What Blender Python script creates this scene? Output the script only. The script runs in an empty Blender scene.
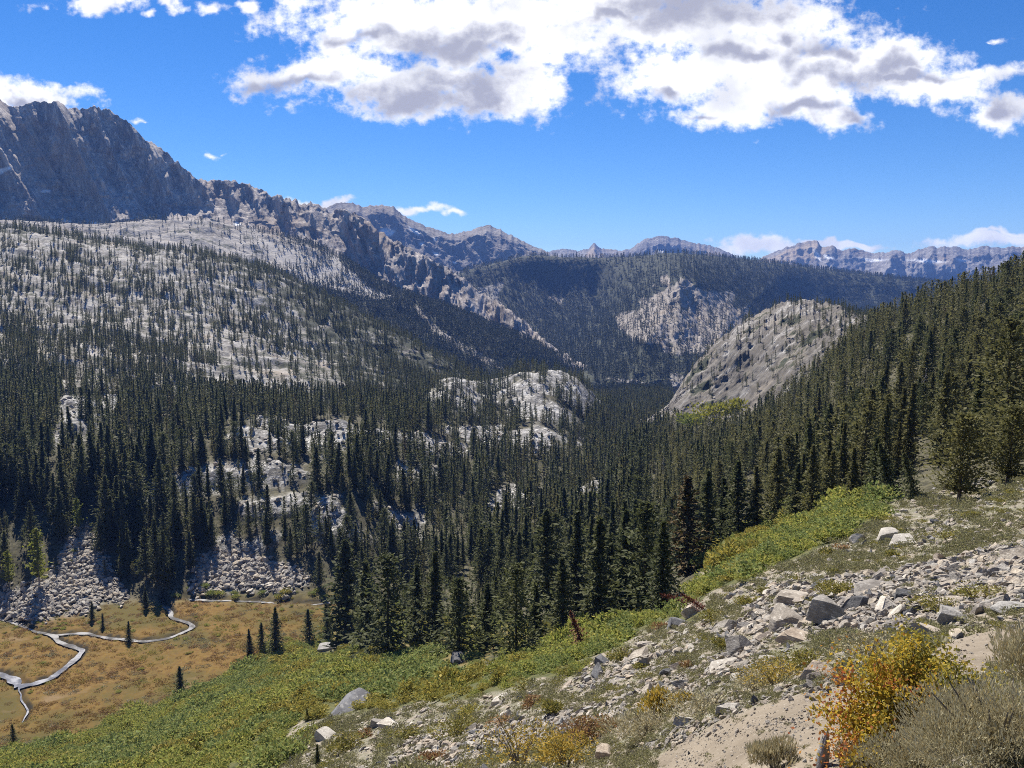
import bpy, bmesh, math, random
import numpy as np
from mathutils import Vector

# ------------------------------------------------------------------ camera, world, sun, exposure
scene = bpy.context.scene
COL = scene.collection
F_PX, CX, CY = 804.0, 512.0, 384.0
HORIZON = 290.0
PITCH = math.atan((CY - HORIZON) / F_PX)
SP, CP = math.sin(PITCH), math.cos(PITCH)

cam_data = bpy.data.cameras.new("camera")
cam = bpy.data.objects.new("camera", cam_data)
COL.objects.link(cam)
cam_data.sensor_width = 36.0
cam_data.lens = 36.0 * F_PX / 1024.0
cam_data.clip_start = 0.05
cam_data.clip_end = 60000.0
cam.location = (0, 0, 0)
cam.rotation_euler = (math.radians(90) - PITCH, 0, 0)
scene.camera = cam

SUN_AZ, SUN_EL = math.radians(-24.0), math.radians(49.0)      # clockwise from +Y, the way the camera looks
sun_data = bpy.data.lights.new("sun", "SUN")
sun_data.energy = 5.0
sun_data.angle = math.radians(0.5)
sun_data.color = (1.0, 0.935, 0.82)
sun = bpy.data.objects.new("sun", sun_data)
COL.objects.link(sun)
sd = Vector((math.sin(SUN_AZ) * math.cos(SUN_EL), math.cos(SUN_AZ) * math.cos(SUN_EL), math.sin(SUN_EL)))
sun.rotation_euler = (-sd).to_track_quat('-Z', 'Y').to_euler()
sun.location = (0, 0, 50)

vs = scene.view_settings
scene.display_settings.display_device = 'sRGB'
vs.view_transform = 'Standard'
vs.look = 'None'
vs.exposure = 0.80
vs.gamma = 1.0
vs.use_curve_mapping = False
scene.cycles.use_denoising = False
try:
    scene.cycles.denoiser = 'OPENIMAGEDENOISE'
except Exception:
    pass
scene.cycles.pixel_filter_type = 'BLACKMAN_HARRIS'
scene.cycles.filter_width = 1.0
scene.cycles.max_bounces = 6
scene.cycles.diffuse_bounces = 3
scene.cycles.glossy_bounces = 2
scene.cycles.transmission_bounces = 4
scene.cycles.transparent_max_bounces = 8
scene.cycles.volume_bounces = 0
scene.cycles.caustics_reflective = False
scene.cycles.caustics_refractive = False


# ------------------------------------------------------------------ node helper
class NT:
    def __init__(self, tree):
        self.t = tree
        tree.nodes.clear()

    def n(self, kind, **kw):
        nd = self.t.nodes.new(kind)
        for k, v in kw.items():
            if k == 'ins':
                for i, x in v.items():
                    self.put(nd.inputs[i], x)
            else:
                setattr(nd, k, v)
        return nd

    def put(self, sock, x):
        if isinstance(x, bpy.types.NodeSocket):
            self.t.links.new(x, sock)
        elif isinstance(x, bpy.types.Node):
            self.t.links.new(x.outputs[0], sock)
        else:
            if hasattr(sock.default_value, '__len__') and not hasattr(x, '__len__'):
                x = (x,) * len(sock.default_value)
            if hasattr(sock.default_value, '__len__') and len(sock.default_value) == 4 and len(x) == 3:
                x = tuple(x) + (1.0,)
            sock.default_value = x

    def m(self, op, a, b=None, c=None, clamp=False):
        nd = self.t.nodes.new('ShaderNodeMath')
        nd.operation = op
        nd.use_clamp = clamp
        self.put(nd.inputs[0], a)
        if b is not None:
            self.put(nd.inputs[1], b)
        if c is not None:
            self.put(nd.inputs[2], c)
        return nd.outputs[0]

    def v(self, op, a, b=None, out=0):
        nd = self.t.nodes.new('ShaderNodeVectorMath')
        nd.operation = op
        self.put(nd.inputs[0], a)
        if b is not None:
            self.put(nd.inputs[1], b)
        return nd.outputs[out]

    def mix(self, f, a, b, blend='MIX'):
        nd = self.t.nodes.new('ShaderNodeMix')
        nd.data_type = 'RGBA'
        nd.blend_type = blend
        self.put(nd.inputs[0], f)
        self.put(nd.inputs[6], a)
        self.put(nd.inputs[7], b)
        return nd.outputs[2]

    def step(self, x, lo, hi, a=0.0, b=1.0):
        nd = self.t.nodes.new('ShaderNodeMapRange')
        nd.interpolation_type = 'SMOOTHSTEP'
        for i, q in enumerate((x, lo, hi, a, b)):
            self.put(nd.inputs[i], q)
        return nd.outputs[0]

    def noise(self, vec, scale, detail=4.0, rough=0.55, dims='3D', dist=0.0):
        nd = self.t.nodes.new('ShaderNodeTexNoise')
        nd.noise_dimensions = dims
        self.put(nd.inputs['Vector'], vec)
        nd.inputs['Scale'].default_value = scale
        nd.inputs['Detail'].default_value = detail
        nd.inputs['Roughness'].default_value = rough
        nd.inputs['Distortion'].default_value = dist
        return nd.outputs[0]


# ------------------------------------------------------------------ pixel <-> ray helpers
def ray(px, py):
    """azimuth and elevation (radians) of the line of sight through a picture point"""
    x = (np.asarray(px, float) - CX) / F_PX
    zc = -(np.asarray(py, float) - CY) / F_PX
    y = CP + SP * zc
    z = -SP + CP * zc
    return np.arctan2(x, y), np.arctan2(z, np.hypot(x, y))


def project(x, y, z):
    yc = CP * y - SP * z
    zc = SP * y + CP * z
    yc = np.where(np.abs(yc) < 1e-3, 1e-3, yc)
    return CX + F_PX * x / yc, CY - F_PX * zc / yc


# ------------------------------------------------------------------ sky with cumulus clouds
world = bpy.data.worlds.new("World")
scene.world = world
world.use_nodes = True
W = NT(world.node_tree)
sky = W.n('ShaderNodeTexSky', sky_type='NISHITA', sun_disc=False, sun_elevation=SUN_EL,
          sun_rotation=SUN_AZ, altitude=2900.0, air_density=1.0, dust_density=0.1, ozone_density=3.0)
hs = W.n('ShaderNodeHueSaturation', ins={'Hue': 0.508, 'Saturation': 1.32, 'Value': 1.0, 'Color': sky.outputs[0]})
bg_sky = W.n('ShaderNodeBackground', ins={'Color': hs.outputs[0], 'Strength': 0.079})
tc = W.n('ShaderNodeTexCoord')
sep = W.n('ShaderNodeSeparateXYZ', ins={0: tc.outputs['Generated']})
yy = W.m('MAXIMUM', sep.outputs[1], 0.05)
cu = W.m('DIVIDE', sep.outputs[0], yy)
cv = W.m('DIVIDE', sep.outputs[2], yy)
uv = W.n('ShaderNodeCombineXYZ', ins={0: cu, 1: cv, 2: 0.0}).outputs[0]


def field(blobs, vec):
    acc = None
    for (px, py, rx, ry, *pk) in blobs:
        az, el = ray(px, py)
        u0 = math.tan(az)
        v0 = math.tan(el) / math.cos(az)
        d = W.v('SUBTRACT', vec, (u0, v0, 0.0))
        d = W.v('MULTIPLY', d, (F_PX / rx, F_PX / ry, 0.0))
        d = W.v('LENGTH', d, out=1)
        q = W.m('SUBTRACT', pk[0] if pk else 1.0, d)
        acc = q if acc is None else W.m('SMOOTH_MAX', acc, q, 0.12)
    return acc


wn = W.noise(uv, 9.0, 3.0, 0.5)
wn = W.n('ShaderNodeTexNoise', noise_dimensions='3D', ins={'Vector': uv, 'Scale': 14.0, 'Detail': 4.0})
warp = W.v('MULTIPLY', W.v('SUBTRACT', wn.outputs[1], (0.5, 0.5, 0.5)), (0.09, 0.06, 0.0))
uvw = W.v('ADD', uv, warp)
CLOUDS = [(395, 22, 135, 42), (325, 74, 90, 24), (430, 84, 140, 34), (520, 88, 62, 30), (500, 30, 150, 60), (610, 8, 160, 34),
          (700, 20, 170, 40), (690, 70, 95, 42), (770, 60, 150, 50), (780, 95, 110, 32), (860, 70, 110, 36), (930, 88, 80, 22),
          (720, 112, 70, 18), (838, 118, 36, 14), (985, 78, 60, 11), (1000, 116, 40, 20), (1060, 110, 60, 22), (98, 4, 52, 13),
          (212, 10, 24, 9, 0.8), (172, 8, 14, 9, 0.7), (152, 17, 12, 6, 0.6), (40, 98, 62, 20), (-10, 95, 50, 22),
          (203, 148, 17, 9, 0.55), (212, 146, 14, 6, 0.4), (139, 120, 16, 7, 0.45), (146, 122, 10, 4, 0.4), (415, 214, 40, 7, 0.7), (445, 217, 30, 6, 0.6), (325, 205, 34, 8), (300, 202, 30, 8), (770, 250, 60, 12),
          (830, 243, 60, 5), (985, 238, 60, 10), (1000, 231, 60, 7, 0.8), (1060, 236, 60, 14), (1000, 40, 34, 9, 0.45), (985, 42, 20, 5, 0.4), (250, 6, 16, 7)]
dens = field(CLOUDS, uvw)
dn = W.n('ShaderNodeTexNoise', noise_dimensions='3D', ins={'Vector': W.v('MULTIPLY', uv, (1.0, 1.5, 1.0)), 'Scale': 20.0, 'Detail': 9.0, 'Roughness': 0.62})
dens = W.m('ADD', dens, W.m('MULTIPLY', W.m('SUBTRACT', dn.outputs[0], 0.5), 2.0))
dn2 = W.n('ShaderNodeTexNoise', noise_dimensions='3D', ins={'Vector': uv, 'Scale': 70.0, 'Detail': 6.0, 'Roughness': 0.58})
dens = W.m('ADD', dens, W.m('MULTIPLY', W.m('SUBTRACT', dn2.outputs[0], 0.5), 1.0))
alpha = W.step(dens, -0.06, 0.58)
alpha = W.m('MULTIPLY', alpha, W.step(sep.outputs[1], 0.1, 0.25))
GREYS = [(450, 40, 66, 17), (370, 33, 60, 8), (480, 50, 46, 12), (420, 92, 110, 17), (470, 80, 55, 18), (300, 80, 50, 9),
         (690, 6, 110, 22), (620, 16, 40, 9), (740, 55, 45, 10), (786, 42, 22, 12), (840, 82, 60, 14), (818, 56, 38, 14), (880, 72, 40, 12),
         (800, 110, 36, 8), (845, 118, 30, 9), (655, 88, 28, 8), (700, 112, 20, 5), (1010, 112, 30, 12), (20, 96, 30, 6), (900, 82, 60, 6)]
gd = field(GREYS, W.v('ADD', uv, W.v('MULTIPLY', warp, (1.9, 1.4, 0.0))))
gd = W.m('ADD', gd, W.m('MULTIPLY', W.m('SUBTRACT', dn.outputs[0], 0.5), 1.7))
gd = W.m('ADD', gd, W.m('MULTIPLY', W.m('SUBTRACT', dn2.outputs[0], 0.5), 0.5))
gf = W.step(gd, -0.20, 0.85)
soft = W.mix(W.step(wn.outputs[0], 0.42, 0.68), (0.76, 0.76, 0.77), (0.54, 0.545, 0.57))
cloud_col = W.mix(gf, soft, (0.28, 0.285, 0.345))
bg_cloud = W.n('ShaderNodeBackground', ins={'Color': cloud_col, 'Strength': 1.0})
mixw = W.n('ShaderNodeMixShader', ins={0: alpha, 1: bg_sky.outputs[0], 2: bg_cloud.outputs[0]})
W.n('ShaderNodeOutputWorld', ins={0: mixw.outputs[0]})


# ------------------------------------------------------------------ numeric helpers
def _hash(ix, iy, iz, seed):
    h = (ix.astype(np.int64) * 374761393 + iy.astype(np.int64) * 668265263 + iz.astype(np.int64) * 2147483647 + seed * 974634777)
    h = (h ^ (h >> 13)) * 1274126177
    h = h ^ (h >> 16)
    return (h & 0xFFFF).astype(np.float32) / 65535.0


def vnoise2(x, y, seed=0):
    """gradient noise, about -1..1"""
    x0 = np.floor(x)
    y0 = np.floor(y)
    fx = (x - x0).astype(np.float32)
    fy = (y - y0).astype(np.float32)
    ux = fx * fx * fx * (fx * (fx * 6 - 15) + 10)
    uy = fy * fy * fy * (fy * (fy * 6 - 15) + 10)
    out = 0
    zz = np.zeros_like(x0)
    vals = []
    for dx in (0, 1):
        for dy in (0, 1):
            a = _hash(x0 + dx, y0 + dy, zz, seed) * 6.2831853
            vals.append(np.cos(a) * (fx - dx) + np.sin(a) * (fy - dy))
    a = vals[0] + (vals[2] - vals[0]) * ux
    b = vals[1] + (vals[3] - vals[1]) * ux
    return (a + (b - a) * uy) * 1.5


def vnoise3(x, y, z, seed=0):
    """value noise in space, -1..1"""
    x0, y0, z0 = np.floor(x), np.floor(y), np.floor(z)
    fx, fy, fz = [(a - b).astype(np.float32) for a, b in ((x, x0), (y, y0), (z, z0))]
    ux, uy, uz = [f * f * f * (f * (f * 6 - 15) + 10) for f in (fx, fy, fz)]
    r = 0
    for dx in (0, 1):
        wx = ux if dx else 1 - ux
        for dy in (0, 1):
            wy = uy if dy else 1 - uy
            for dz in (0, 1):
                wz = uz if dz else 1 - uz
                r = r + _hash(x0 + dx, y0 + dy, z0 + dz, seed) * (wx * wy * wz)
    return r * 2 - 1


def fbm2(x, y, octaves=5, seed=0, gain=0.5, ridged=False):
    s = 0
    a = 1.0
    tot = 0
    for o in range(octaves):
        n = vnoise2(x, y, seed + o * 17)
        if ridged:
            n = 1 - 2 * np.abs(n)
        s = s + a * n
        tot += a
        a *= gain
        x = x * 2.03 + 11.3
        y = y * 2.03 - 7.7
    return s / tot


def fbm3(x, y, z, octaves=5, seed=0, gain=0.5, ridged=False):
    s = 0
    a = 1.0
    tot = 0
    for o in range(octaves):
        n = vnoise3(x, y, z, seed + o * 17)
        if ridged:
            n = 1 - 2 * np.abs(n)
        s = s + a * n
        tot += a
        a *= gain
        x, y, z = x * 2.03 + 11.3, y * 2.03 - 7.7, z * 2.03 + 3.1
    return s / tot


def sstep(x, a, b):
    t = np.clip((x - a) / (b - a), 0, 1)
    return t * t * (3 - 2 * t)


def pchip(x, y, xq):
    """monotone cubic along axis 0; y may be (K,) or (K,M); xq (Q,)"""
    x = np.asarray(x, float)
    y = np.asarray(y, float)
    h = np.diff(x)
    sh = (-1,) + (1,) * (y.ndim - 1)
    d = np.diff(y, axis=0) / h.reshape(sh)
    m = np.zeros_like(y)
    if len(x) > 2:
        w1 = (2 * h[1:] + h[:-1]).reshape(sh)
        w2 = (h[1:] + 2 * h[:-1]).reshape(sh)
        with np.errstate(divide='ignore', invalid='ignore'):
            hm = (w1 + w2) / (w1 / d[:-1] + w2 / d[1:])
        m[1:-1] = np.where(d[:-1] * d[1:] > 0, np.nan_to_num(hm), 0)
    m[0], m[-1] = d[0], d[-1]
    i = np.clip(np.searchsorted(x, xq) - 1, 0, len(x) - 2)
    t = ((np.clip(xq, x[0], x[-1]) - x[i]) / h[i]).reshape(sh)
    hh = h[i].reshape(sh)
    return ((2 * t**3 - 3 * t**2 + 1) * y[i] + (t**3 - 2 * t**2 + t) * hh * m[i] + (-2 * t**3 + 3 * t**2) * y[i + 1] + (t**3 - t**2) * hh * m[i + 1])


def inpoly(px, py, poly):
    """soft-edged inside test is made by jittering px, py first"""
    r = np.zeros(px.shape, bool)
    n = len(poly)
    for k in range(n):
        x1, y1 = poly[k]
        x2, y2 = poly[(k + 1) % n]
        if y1 == y2:
            continue
        c = (y1 > py) != (y2 > py)
        r ^= c & (px < (x2 - x1) * (py - y1) / (y2 - y1) + x1)
    return r


def grid_mesh(name, P, attrs, mat, kind='structure'):
    """P (nv, nu, 3) -> one quad sheet with point attributes (RGBA)"""
    nv, nu = P.shape[:2]
    me = bpy.data.meshes.new(name)
    me.vertices.add(nv * nu)
    me.vertices.foreach_set('co', P.reshape(-1).astype(np.float32))
    a = (np.arange(nv - 1)[:, None] * nu + np.arange(nu - 1)[None]).reshape(-1)
    q = np.stack([a, a + 1, a + 1 + nu, a + nu], 1).astype(np.int32)
    nq = len(q)
    me.loops.add(nq * 4)
    me.loops.foreach_set('vertex_index', q.reshape(-1))
    me.polygons.add(nq)
    me.polygons.foreach_set('loop_start', np.arange(nq, dtype=np.int32) * 4)
    me.polygons.foreach_set('use_smooth', np.ones(nq, bool))
    for an, arr in attrs.items():
        at = me.attributes.new(an, 'FLOAT_COLOR', 'POINT')
        at.data.foreach_set('color', arr.reshape(-1).astype(np.float32))
    me.update()
    me.materials.append(mat)
    o = bpy.data.objects.new(name, me)
    COL.objects.link(o)
    o['kind'] = kind
    return o


def tri_mesh(name, V, T, mats, midx=None, smooth=False):
    me = bpy.data.meshes.new(name)
    V = np.asarray(V, np.float32)
    T = np.asarray(T, np.int32)
    k = T.shape[1]
    me.vertices.add(len(V))
    me.vertices.foreach_set('co', V.reshape(-1))
    me.loops.add(T.size)
    me.loops.foreach_set('vertex_index', T.reshape(-1))
    me.polygons.add(len(T))
    me.polygons.foreach_set('loop_start', np.arange(len(T), dtype=np.int32) * k)
    me.polygons.foreach_set('use_smooth', np.full(len(T), smooth, bool))
    if midx is not None:
        me.polygons.foreach_set('material_index', np.asarray(midx, np.int32))
    me.update(calc_edges=True)
    for m_ in (mats if isinstance(mats, (list, tuple)) else [mats]):
        me.materials.append(m_)
    return me


def link(name, me, parent=None, **props):
    o = bpy.data.objects.new(name, me)
    COL.objects.link(o)
    if parent is not None:
        o.parent = parent
    for k, v in props.items():
        o[k] = v
    return o


def new_mat(name):
    m = bpy.data.materials.new(name)
    m.use_nodes = True
    return m, NT(m.node_tree)


# ------------------------------------------------------------------ terrain materials
def ground_material():
    m, N = new_mat('hillside_ground')
    pos = N.n('ShaderNodeNewGeometry').outputs['Position']
    z1 = N.n('ShaderNodeAttribute', attribute_name='z1')
    z2 = N.n('ShaderNodeAttribute', attribute_name='z2')
    s1 = N.n('ShaderNodeSeparateColor', ins={0: z1.outputs['Color']})
    s2 = N.n('ShaderNodeSeparateColor', ins={0: z2.outputs['Color']})
    meadow, thicket, granite, trail = s1.outputs[0], s1.outputs[1], s1.outputs[2], z1.outputs['Alpha']
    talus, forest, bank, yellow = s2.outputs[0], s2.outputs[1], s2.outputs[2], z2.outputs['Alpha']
    n_big = N.noise(pos, 0.05, 5, 0.6)
    n_mid = N.noise(pos, 0.6, 6, 0.65)
    n_fin = N.noise(pos, 9.0, 5, 0.7)
    # dry slope: grey tan grit with sage-coloured growth
    dirt = N.mix(N.step(n_fin, 0.35, 0.65), (0.16, 0.132, 0.098), (0.31, 0.265, 0.20))
    sage = N.mix(N.step(n_fin, 0.35, 0.65), (0.105, 0.10, 0.06), (0.19, 0.18, 0.115))
    dry = N.mix(N.step(N.m('ADD', n_mid, N.m('MULTIPLY', n_big, 0.35)), 0.58, 0.74), dirt, sage)
    # small stones, three sizes of cells
    for sc, lo in ((2.2, 0.62), (6.0, 0.50), (19.0, 0.45)):
        vo = N.n('ShaderNodeTexVoronoi', feature='F1', ins={'Vector': pos, 'Scale': sc, 'Randomness': 1.0})
        keep = N.n('ShaderNodeSeparateColor', ins={0: vo.outputs['Color']})
        cell = N.m('MULTIPLY', N.step(vo.outputs['Distance'], 0.32, 0.22), N.step(keep.outputs[0], lo, lo + 0.05))
        stone = N.mix(keep.outputs[1], (0.22, 0.20, 0.18), (0.46, 0.44, 0.41))
        dry = N.mix(cell, dry, stone)
    md = N.mix(N.step(n_mid, 0.36, 0.66), (0.155, 0.085, 0.020), (0.205, 0.130, 0.032))
    md = N.mix(N.step(N.noise(pos, 0.028, 5, 0.65), 0.44, 0.62), md, (0.098, 0.080, 0.020))
    md = N.mix(N.step(N.noise(pos, 0.06, 3, 0.6), 0.60, 0.72), md, (0.22, 0.15, 0.075))
    md = N.mix(N.step(N.noise(pos, 0.9, 4, 0.7), 0.60, 0.72), md, (0.06, 0.055, 0.018))
    md = N.mix(N.m('MULTIPLY', N.step(n_fin, 0.4, 0.62), 0.35), md, (0.08, 0.05, 0.016))
    th = N.mix(N.step(n_mid, 0.4, 0.6), (0.06, 0.068, 0.024), (0.105, 0.10, 0.038))
    spread = N.v('MULTIPLY', pos, (1.0, 1.0, 2.2))
    crack = N.noise(spread, 0.10, 7, 0.72)
    gr = N.mix(N.step(crack, 0.36, 0.56), (0.19, 0.18, 0.17), (0.50, 0.485, 0.46))
    gr = N.mix(N.step(N.noise(spread, 0.5, 5, 0.7), 0.52, 0.62), gr, (0.62, 0.605, 0.575))
    for sc_, wd_ in ((0.035, 0.045), (0.10, 0.06)):
        ln_ = N.m('ABSOLUTE', N.m('SUBTRACT', N.noise(spread, sc_, 4, 0.6, dist=0.6), 0.5))
        gr = N.mix(N.m('MULTIPLY', N.step(ln_, wd_, wd_ * 0.3), 0.6), gr, (0.08, 0.075, 0.065))
    gr = N.mix(N.step(N.noise(pos, 0.03, 4, 0.6), 0.62, 0.75), gr, (0.30, 0.25, 0.19))
    ff = N.mix(N.step(n_mid, 0.38, 0.62), (0.045, 0.042, 0.026), (0.11, 0.10, 0.06))
    vt = N.n('ShaderNodeTexVoronoi', feature='F1', ins={'Vector': pos, 'Scale': 0.45})
    vs_ = N.n('ShaderNodeSeparateColor', ins={0: vt.outputs['Color']})
    ta = N.mix(vs_.outputs[0], (0.24, 0.235, 0.22), (0.52, 0.505, 0.48))
    ta = N.mix(N.step(vt.outputs['Distance'], 0.42, 0.62), ta, (0.09, 0.085, 0.08))
    tr = N.mix(N.step(n_mid, 0.35, 0.65), (0.175, 0.143, 0.105), (0.26, 0.217, 0.163))
    tr = N.mix(N.step(N.noise(pos, 45.0, 4, 0.7), 0.50, 0.70), tr, (0.20, 0.17, 0.13))
    tr = N.mix(N.step(N.noise(pos, 30.0, 3, 0.6), 0.60, 0.68), tr, (0.36, 0.32, 0.27))
    ye = N.mix(n_mid, (0.10, 0.085, 0.022), (0.20, 0.15, 0.05))
    c = dry
    for f, q in ((forest, ff), (granite, gr), (thicket, th), (yellow, ye), (meadow, md), (talus, ta), (trail, tr), (bank, (0.022, 0.018, 0.01))):  # last entry: near-black colour for the shaded far creek bank
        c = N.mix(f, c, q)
    h = N.m('ADD', N.m('MULTIPLY', n_fin, 0.03), N.m('MULTIPLY', n_mid, 0.12))
    h = N.m('ADD', h, N.m('MULTIPLY', N.m('MULTIPLY', crack, granite), 5.0))
    h = N.m('SUBTRACT', h, N.m('MULTIPLY', N.m('MULTIPLY', vt.outputs['Distance'], talus), 1.6))
    b = N.n('ShaderNodeBump', ins={'Strength': 0.7, 'Distance': 1.0, 'Height': h})
    p = N.n('ShaderNodeBsdfPrincipled', ins={'Base Color': c, 'Roughness': 0.93, 'Normal': b.outputs[0]})
    p.inputs['Specular IOR Level'].default_value = 0.2
    N.n('ShaderNodeOutputMaterial', ins={0: p.outputs[0]})
    return m


def rock_material(name, dark, light, pale, scale, warm=(0.30, 0.23, 0.16), vert=1.0, bump=1.0, slant=False):
    """mountain rock; zones: z1 = (scrub, snow, pale talus, warm rock)"""
    m, N = new_mat(name)
    pos = N.n('ShaderNodeNewGeometry').outputs['Position']
    z1 = N.n('ShaderNodeAttribute', attribute_name='z1')
    s1 = N.n('ShaderNodeSeparateColor', ins={0: z1.outputs['Color']})
    sp_ = N.v('MULTIPLY', pos, (1.0, 1.0, vert))
    if slant:                                   # joints that run down the dome from upper right to lower left
        sp_ = N.n('ShaderNodeCombineXYZ', ins={0: N.v('DOT_PRODUCT', pos, (-0.62, 0.0, 0.78), out=1), 1: N.m('MULTIPLY', N.v('DOT_PRODUCT', pos, (0.0, 1.0, 0.0), out=1), 0.5),
                                               2: N.m('MULTIPLY', N.v('DOT_PRODUCT', pos, (0.78, 0.0, 0.62), out=1), 0.16)}).outputs[0]
    n1 = N.noise(sp_, scale, 8, 0.68)
    n2 = N.noise(sp_, scale * 5.3, 6, 0.7)
    n3 = N.noise(pos, scale * 0.3, 4, 0.55)
    c = N.mix(N.step(n1, 0.36, 0.64), dark, light)
    c = N.mix(N.step(n2, 0.50, 0.66), c, pale)
    c = N.mix(N.m('MULTIPLY', N.step(n2, 0.46, 0.36), 0.7), c, tuple(q * 0.55 for q in dark))
    if slant:
        for sc_, wd_ in ((0.32, 0.075), (0.85, 0.10)):
            ln_ = N.m('ABSOLUTE', N.m('SUBTRACT', N.noise(sp_, scale * sc_, 4, 0.6, dist=0.4), 0.5))
            c = N.mix(N.m('MULTIPLY', N.step(ln_, wd_, wd_ * 0.3), 0.8), c, (0.05, 0.046, 0.04))
    c = N.mix(N.m('MULTIPLY', N.step(n3, 0.55, 0.70), 0.6), c, warm)
    c = N.mix(N.m('MULTIPLY', z1.outputs['Alpha'], 0.85), c, N.mix(n2, warm, (0.40, 0.33, 0.25)))
    c = N.mix(s1.outputs[2], c, N.mix(N.step(n2, 0.35, 0.65), (0.32, 0.295, 0.265), (0.44, 0.41, 0.375)))
    sc = N.mix(N.step(n2, 0.4, 0.6), (0.022, 0.028, 0.016), (0.055, 0.06, 0.032))
    c = N.mix(N.step(N.m('ADD', s1.outputs[0], N.m('MULTIPLY', N.m('SUBTRACT', n2, 0.5), 1.2)), 0.45, 0.6), c, sc)
    c = N.mix(s1.outputs[1], c, (0.82, 0.83, 0.85))
    h = N.m('ADD', N.m('MULTIPLY', n1, 1.0), N.m('MULTIPLY', n2, 0.35))
    b = N.n('ShaderNodeBump', ins={'Strength': 0.5, 'Distance': bump * 1.2 / scale * 0.25, 'Height': h})
    p = N.n('ShaderNodeBsdfPrincipled', ins={'Base Color': c, 'Roughness': 0.9, 'Normal': b.outputs[0]})
    p.inputs['Specular IOR Level'].default_value = 0.25
    N.n('ShaderNodeOutputMaterial', ins={0: p.outputs[0]})
    return m


# ------------------------------------------------------------------ the near terrain: hillside, meadow, valley floor
MEADOW_Z = -130.0


def meadow_pt(px, py):
    az, el = ray(px, py)
    return (px, py, float(MEADOW_Z / math.tan(el)))


CTRL = [
    # lower edge of the picture and the slope under the camera
    (750, 768, 5.0), (850, 768, 4.3), (1024, 768, 3.6), (680, 768, 7.0), (600, 768, 13), (450, 768, 32), (300, 768, 66), (150, 768, 125), (0, 768, 200),
    (300, 720, 100), (390, 725, 74), (500, 720, 41), (600, 720, 20), (680, 720, 10.5), (760, 720, 6.6), (880, 720, 5.5), (1000, 720, 5.0), (1150, 720, 4.2),
    (200, 700, 222), (300, 690, 152), (400, 690, 102), (500, 690, 60), (600, 690, 32), (700, 690, 14), (780, 690, 8.7), (900, 690, 6.7), (1024, 690, 6.2),
    (330, 662, 205), (420, 660, 152), (500, 660, 110), (600, 660, 60), (680, 660, 27), (760, 660, 13.8), (840, 660, 9.8), (960, 655, 8.7), (1024, 640, 10),
    (530, 640, 132), (600, 640, 96), (650, 630, 75), (700, 630, 40), (780, 630, 21.5), (860, 630, 15.5), (940, 625, 14), (1024, 620, 12.6), (1180, 620, 9),
    (450, 640, 170), (400, 615, 260), (460, 605, 262), (550, 602, 195), (620, 608, 150), (680, 600, 96), (720, 600, 58), (790, 600, 32), (870, 600, 22), (960, 600, 18), (1024, 592, 17),
    (450, 570, 325), (550, 570, 262), (640, 570, 205), (700, 565, 138), (760, 565, 72), (830, 565, 43), (900, 565, 31), (1024, 558, 25),
    (450, 540, 378), (550, 540, 335), (650, 540, 262), (720, 545, 178), (780, 540, 105), (850, 540, 62), (930, 535, 45), (1024, 525, 36),
    (450, 510, 430), (560, 510, 430), (650, 510, 335), (720, 520, 235), (800, 512, 150), (850, 507, 112), (900, 496, 102), (960, 498, 84), (1024, 474, 75),
    (450, 470, 530), (560, 470, 580), (650, 470, 455), (720, 470, 325), (800, 470, 230), (880, 460, 178), (960, 450, 150), (1024, 430, 140),
    (0, 430, 570), (150, 430, 570), (300, 430, 565), (420, 430, 610), (520, 432, 690), (600, 430, 850), (680, 430, 720), (740, 442, 470), (800, 428, 350), (880, 410, 265), (960, 390, 225), (1024, 370, 215),
    (0, 400, 640), (150, 400, 670), (300, 405, 680), (420, 410, 760), (500, 418, 800), (600, 408, 1150), (660, 402, 1250), (740, 418, 620), (800, 398, 500), (880, 372, 350), (960, 350, 300), (1024, 332, 290),
    (450, 380, 900), (520, 377, 930), (580, 380, 970), (450, 398, 1200), (520, 404, 1320), (600, 392, 1700), (660, 390, 2000),
    (0, 420, 1000), (150, 420, 1000), (300, 420, 1000), (400, 405, 1000), (0, 460, 1900), (250, 450, 1900), (450, 410, 1900),
    # right hillside crest and what falls away behind it
    (1024, 286, 430), (960, 306, 440), (900, 324, 480), (860, 342, 560), (800, 385, 660), (740, 418, 760),
    (1024, 318, 700), (960, 338, 750), (900, 358, 800), (840, 385, 900), (780, 420, 1000), (720, 428, 1150), (1024, 330, 1900), (840, 380, 1900), (720, 395, 1900),
    # beyond the right and left of the frame
    (1180, 700, 4.0), (1180, 560, 18), (1180, 480, 38), (1180, 400, 90), (1180, 310, 230), (1180, 215, 430), (1180, 260, 800), (1180, 310, 1900),
    (1400, 560, 9), (1400, 400, 40), (1400, 260, 150), (1400, 150, 400), (1400, 240, 1900),
    (-150, 768, 250), (-150, 430, 590), (-150, 400, 650), (-150, 430, 1000), (-150, 460, 1900),
    (-500, 700, 330), (-500, 500, 470), (-500, 400, 700), (-500, 460, 1900),
]


def slope_pt(px, py, base_py, grade):
    """a point on a slope of this grade that rises from the far edge of the meadow"""
    rb = meadow_pt(px, base_py)[2] + 2
    el = float(ray(px, py)[1])
    return (px, py, (-MEADOW_Z + grade * rb) / (-math.tan(el) + grade))


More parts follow.
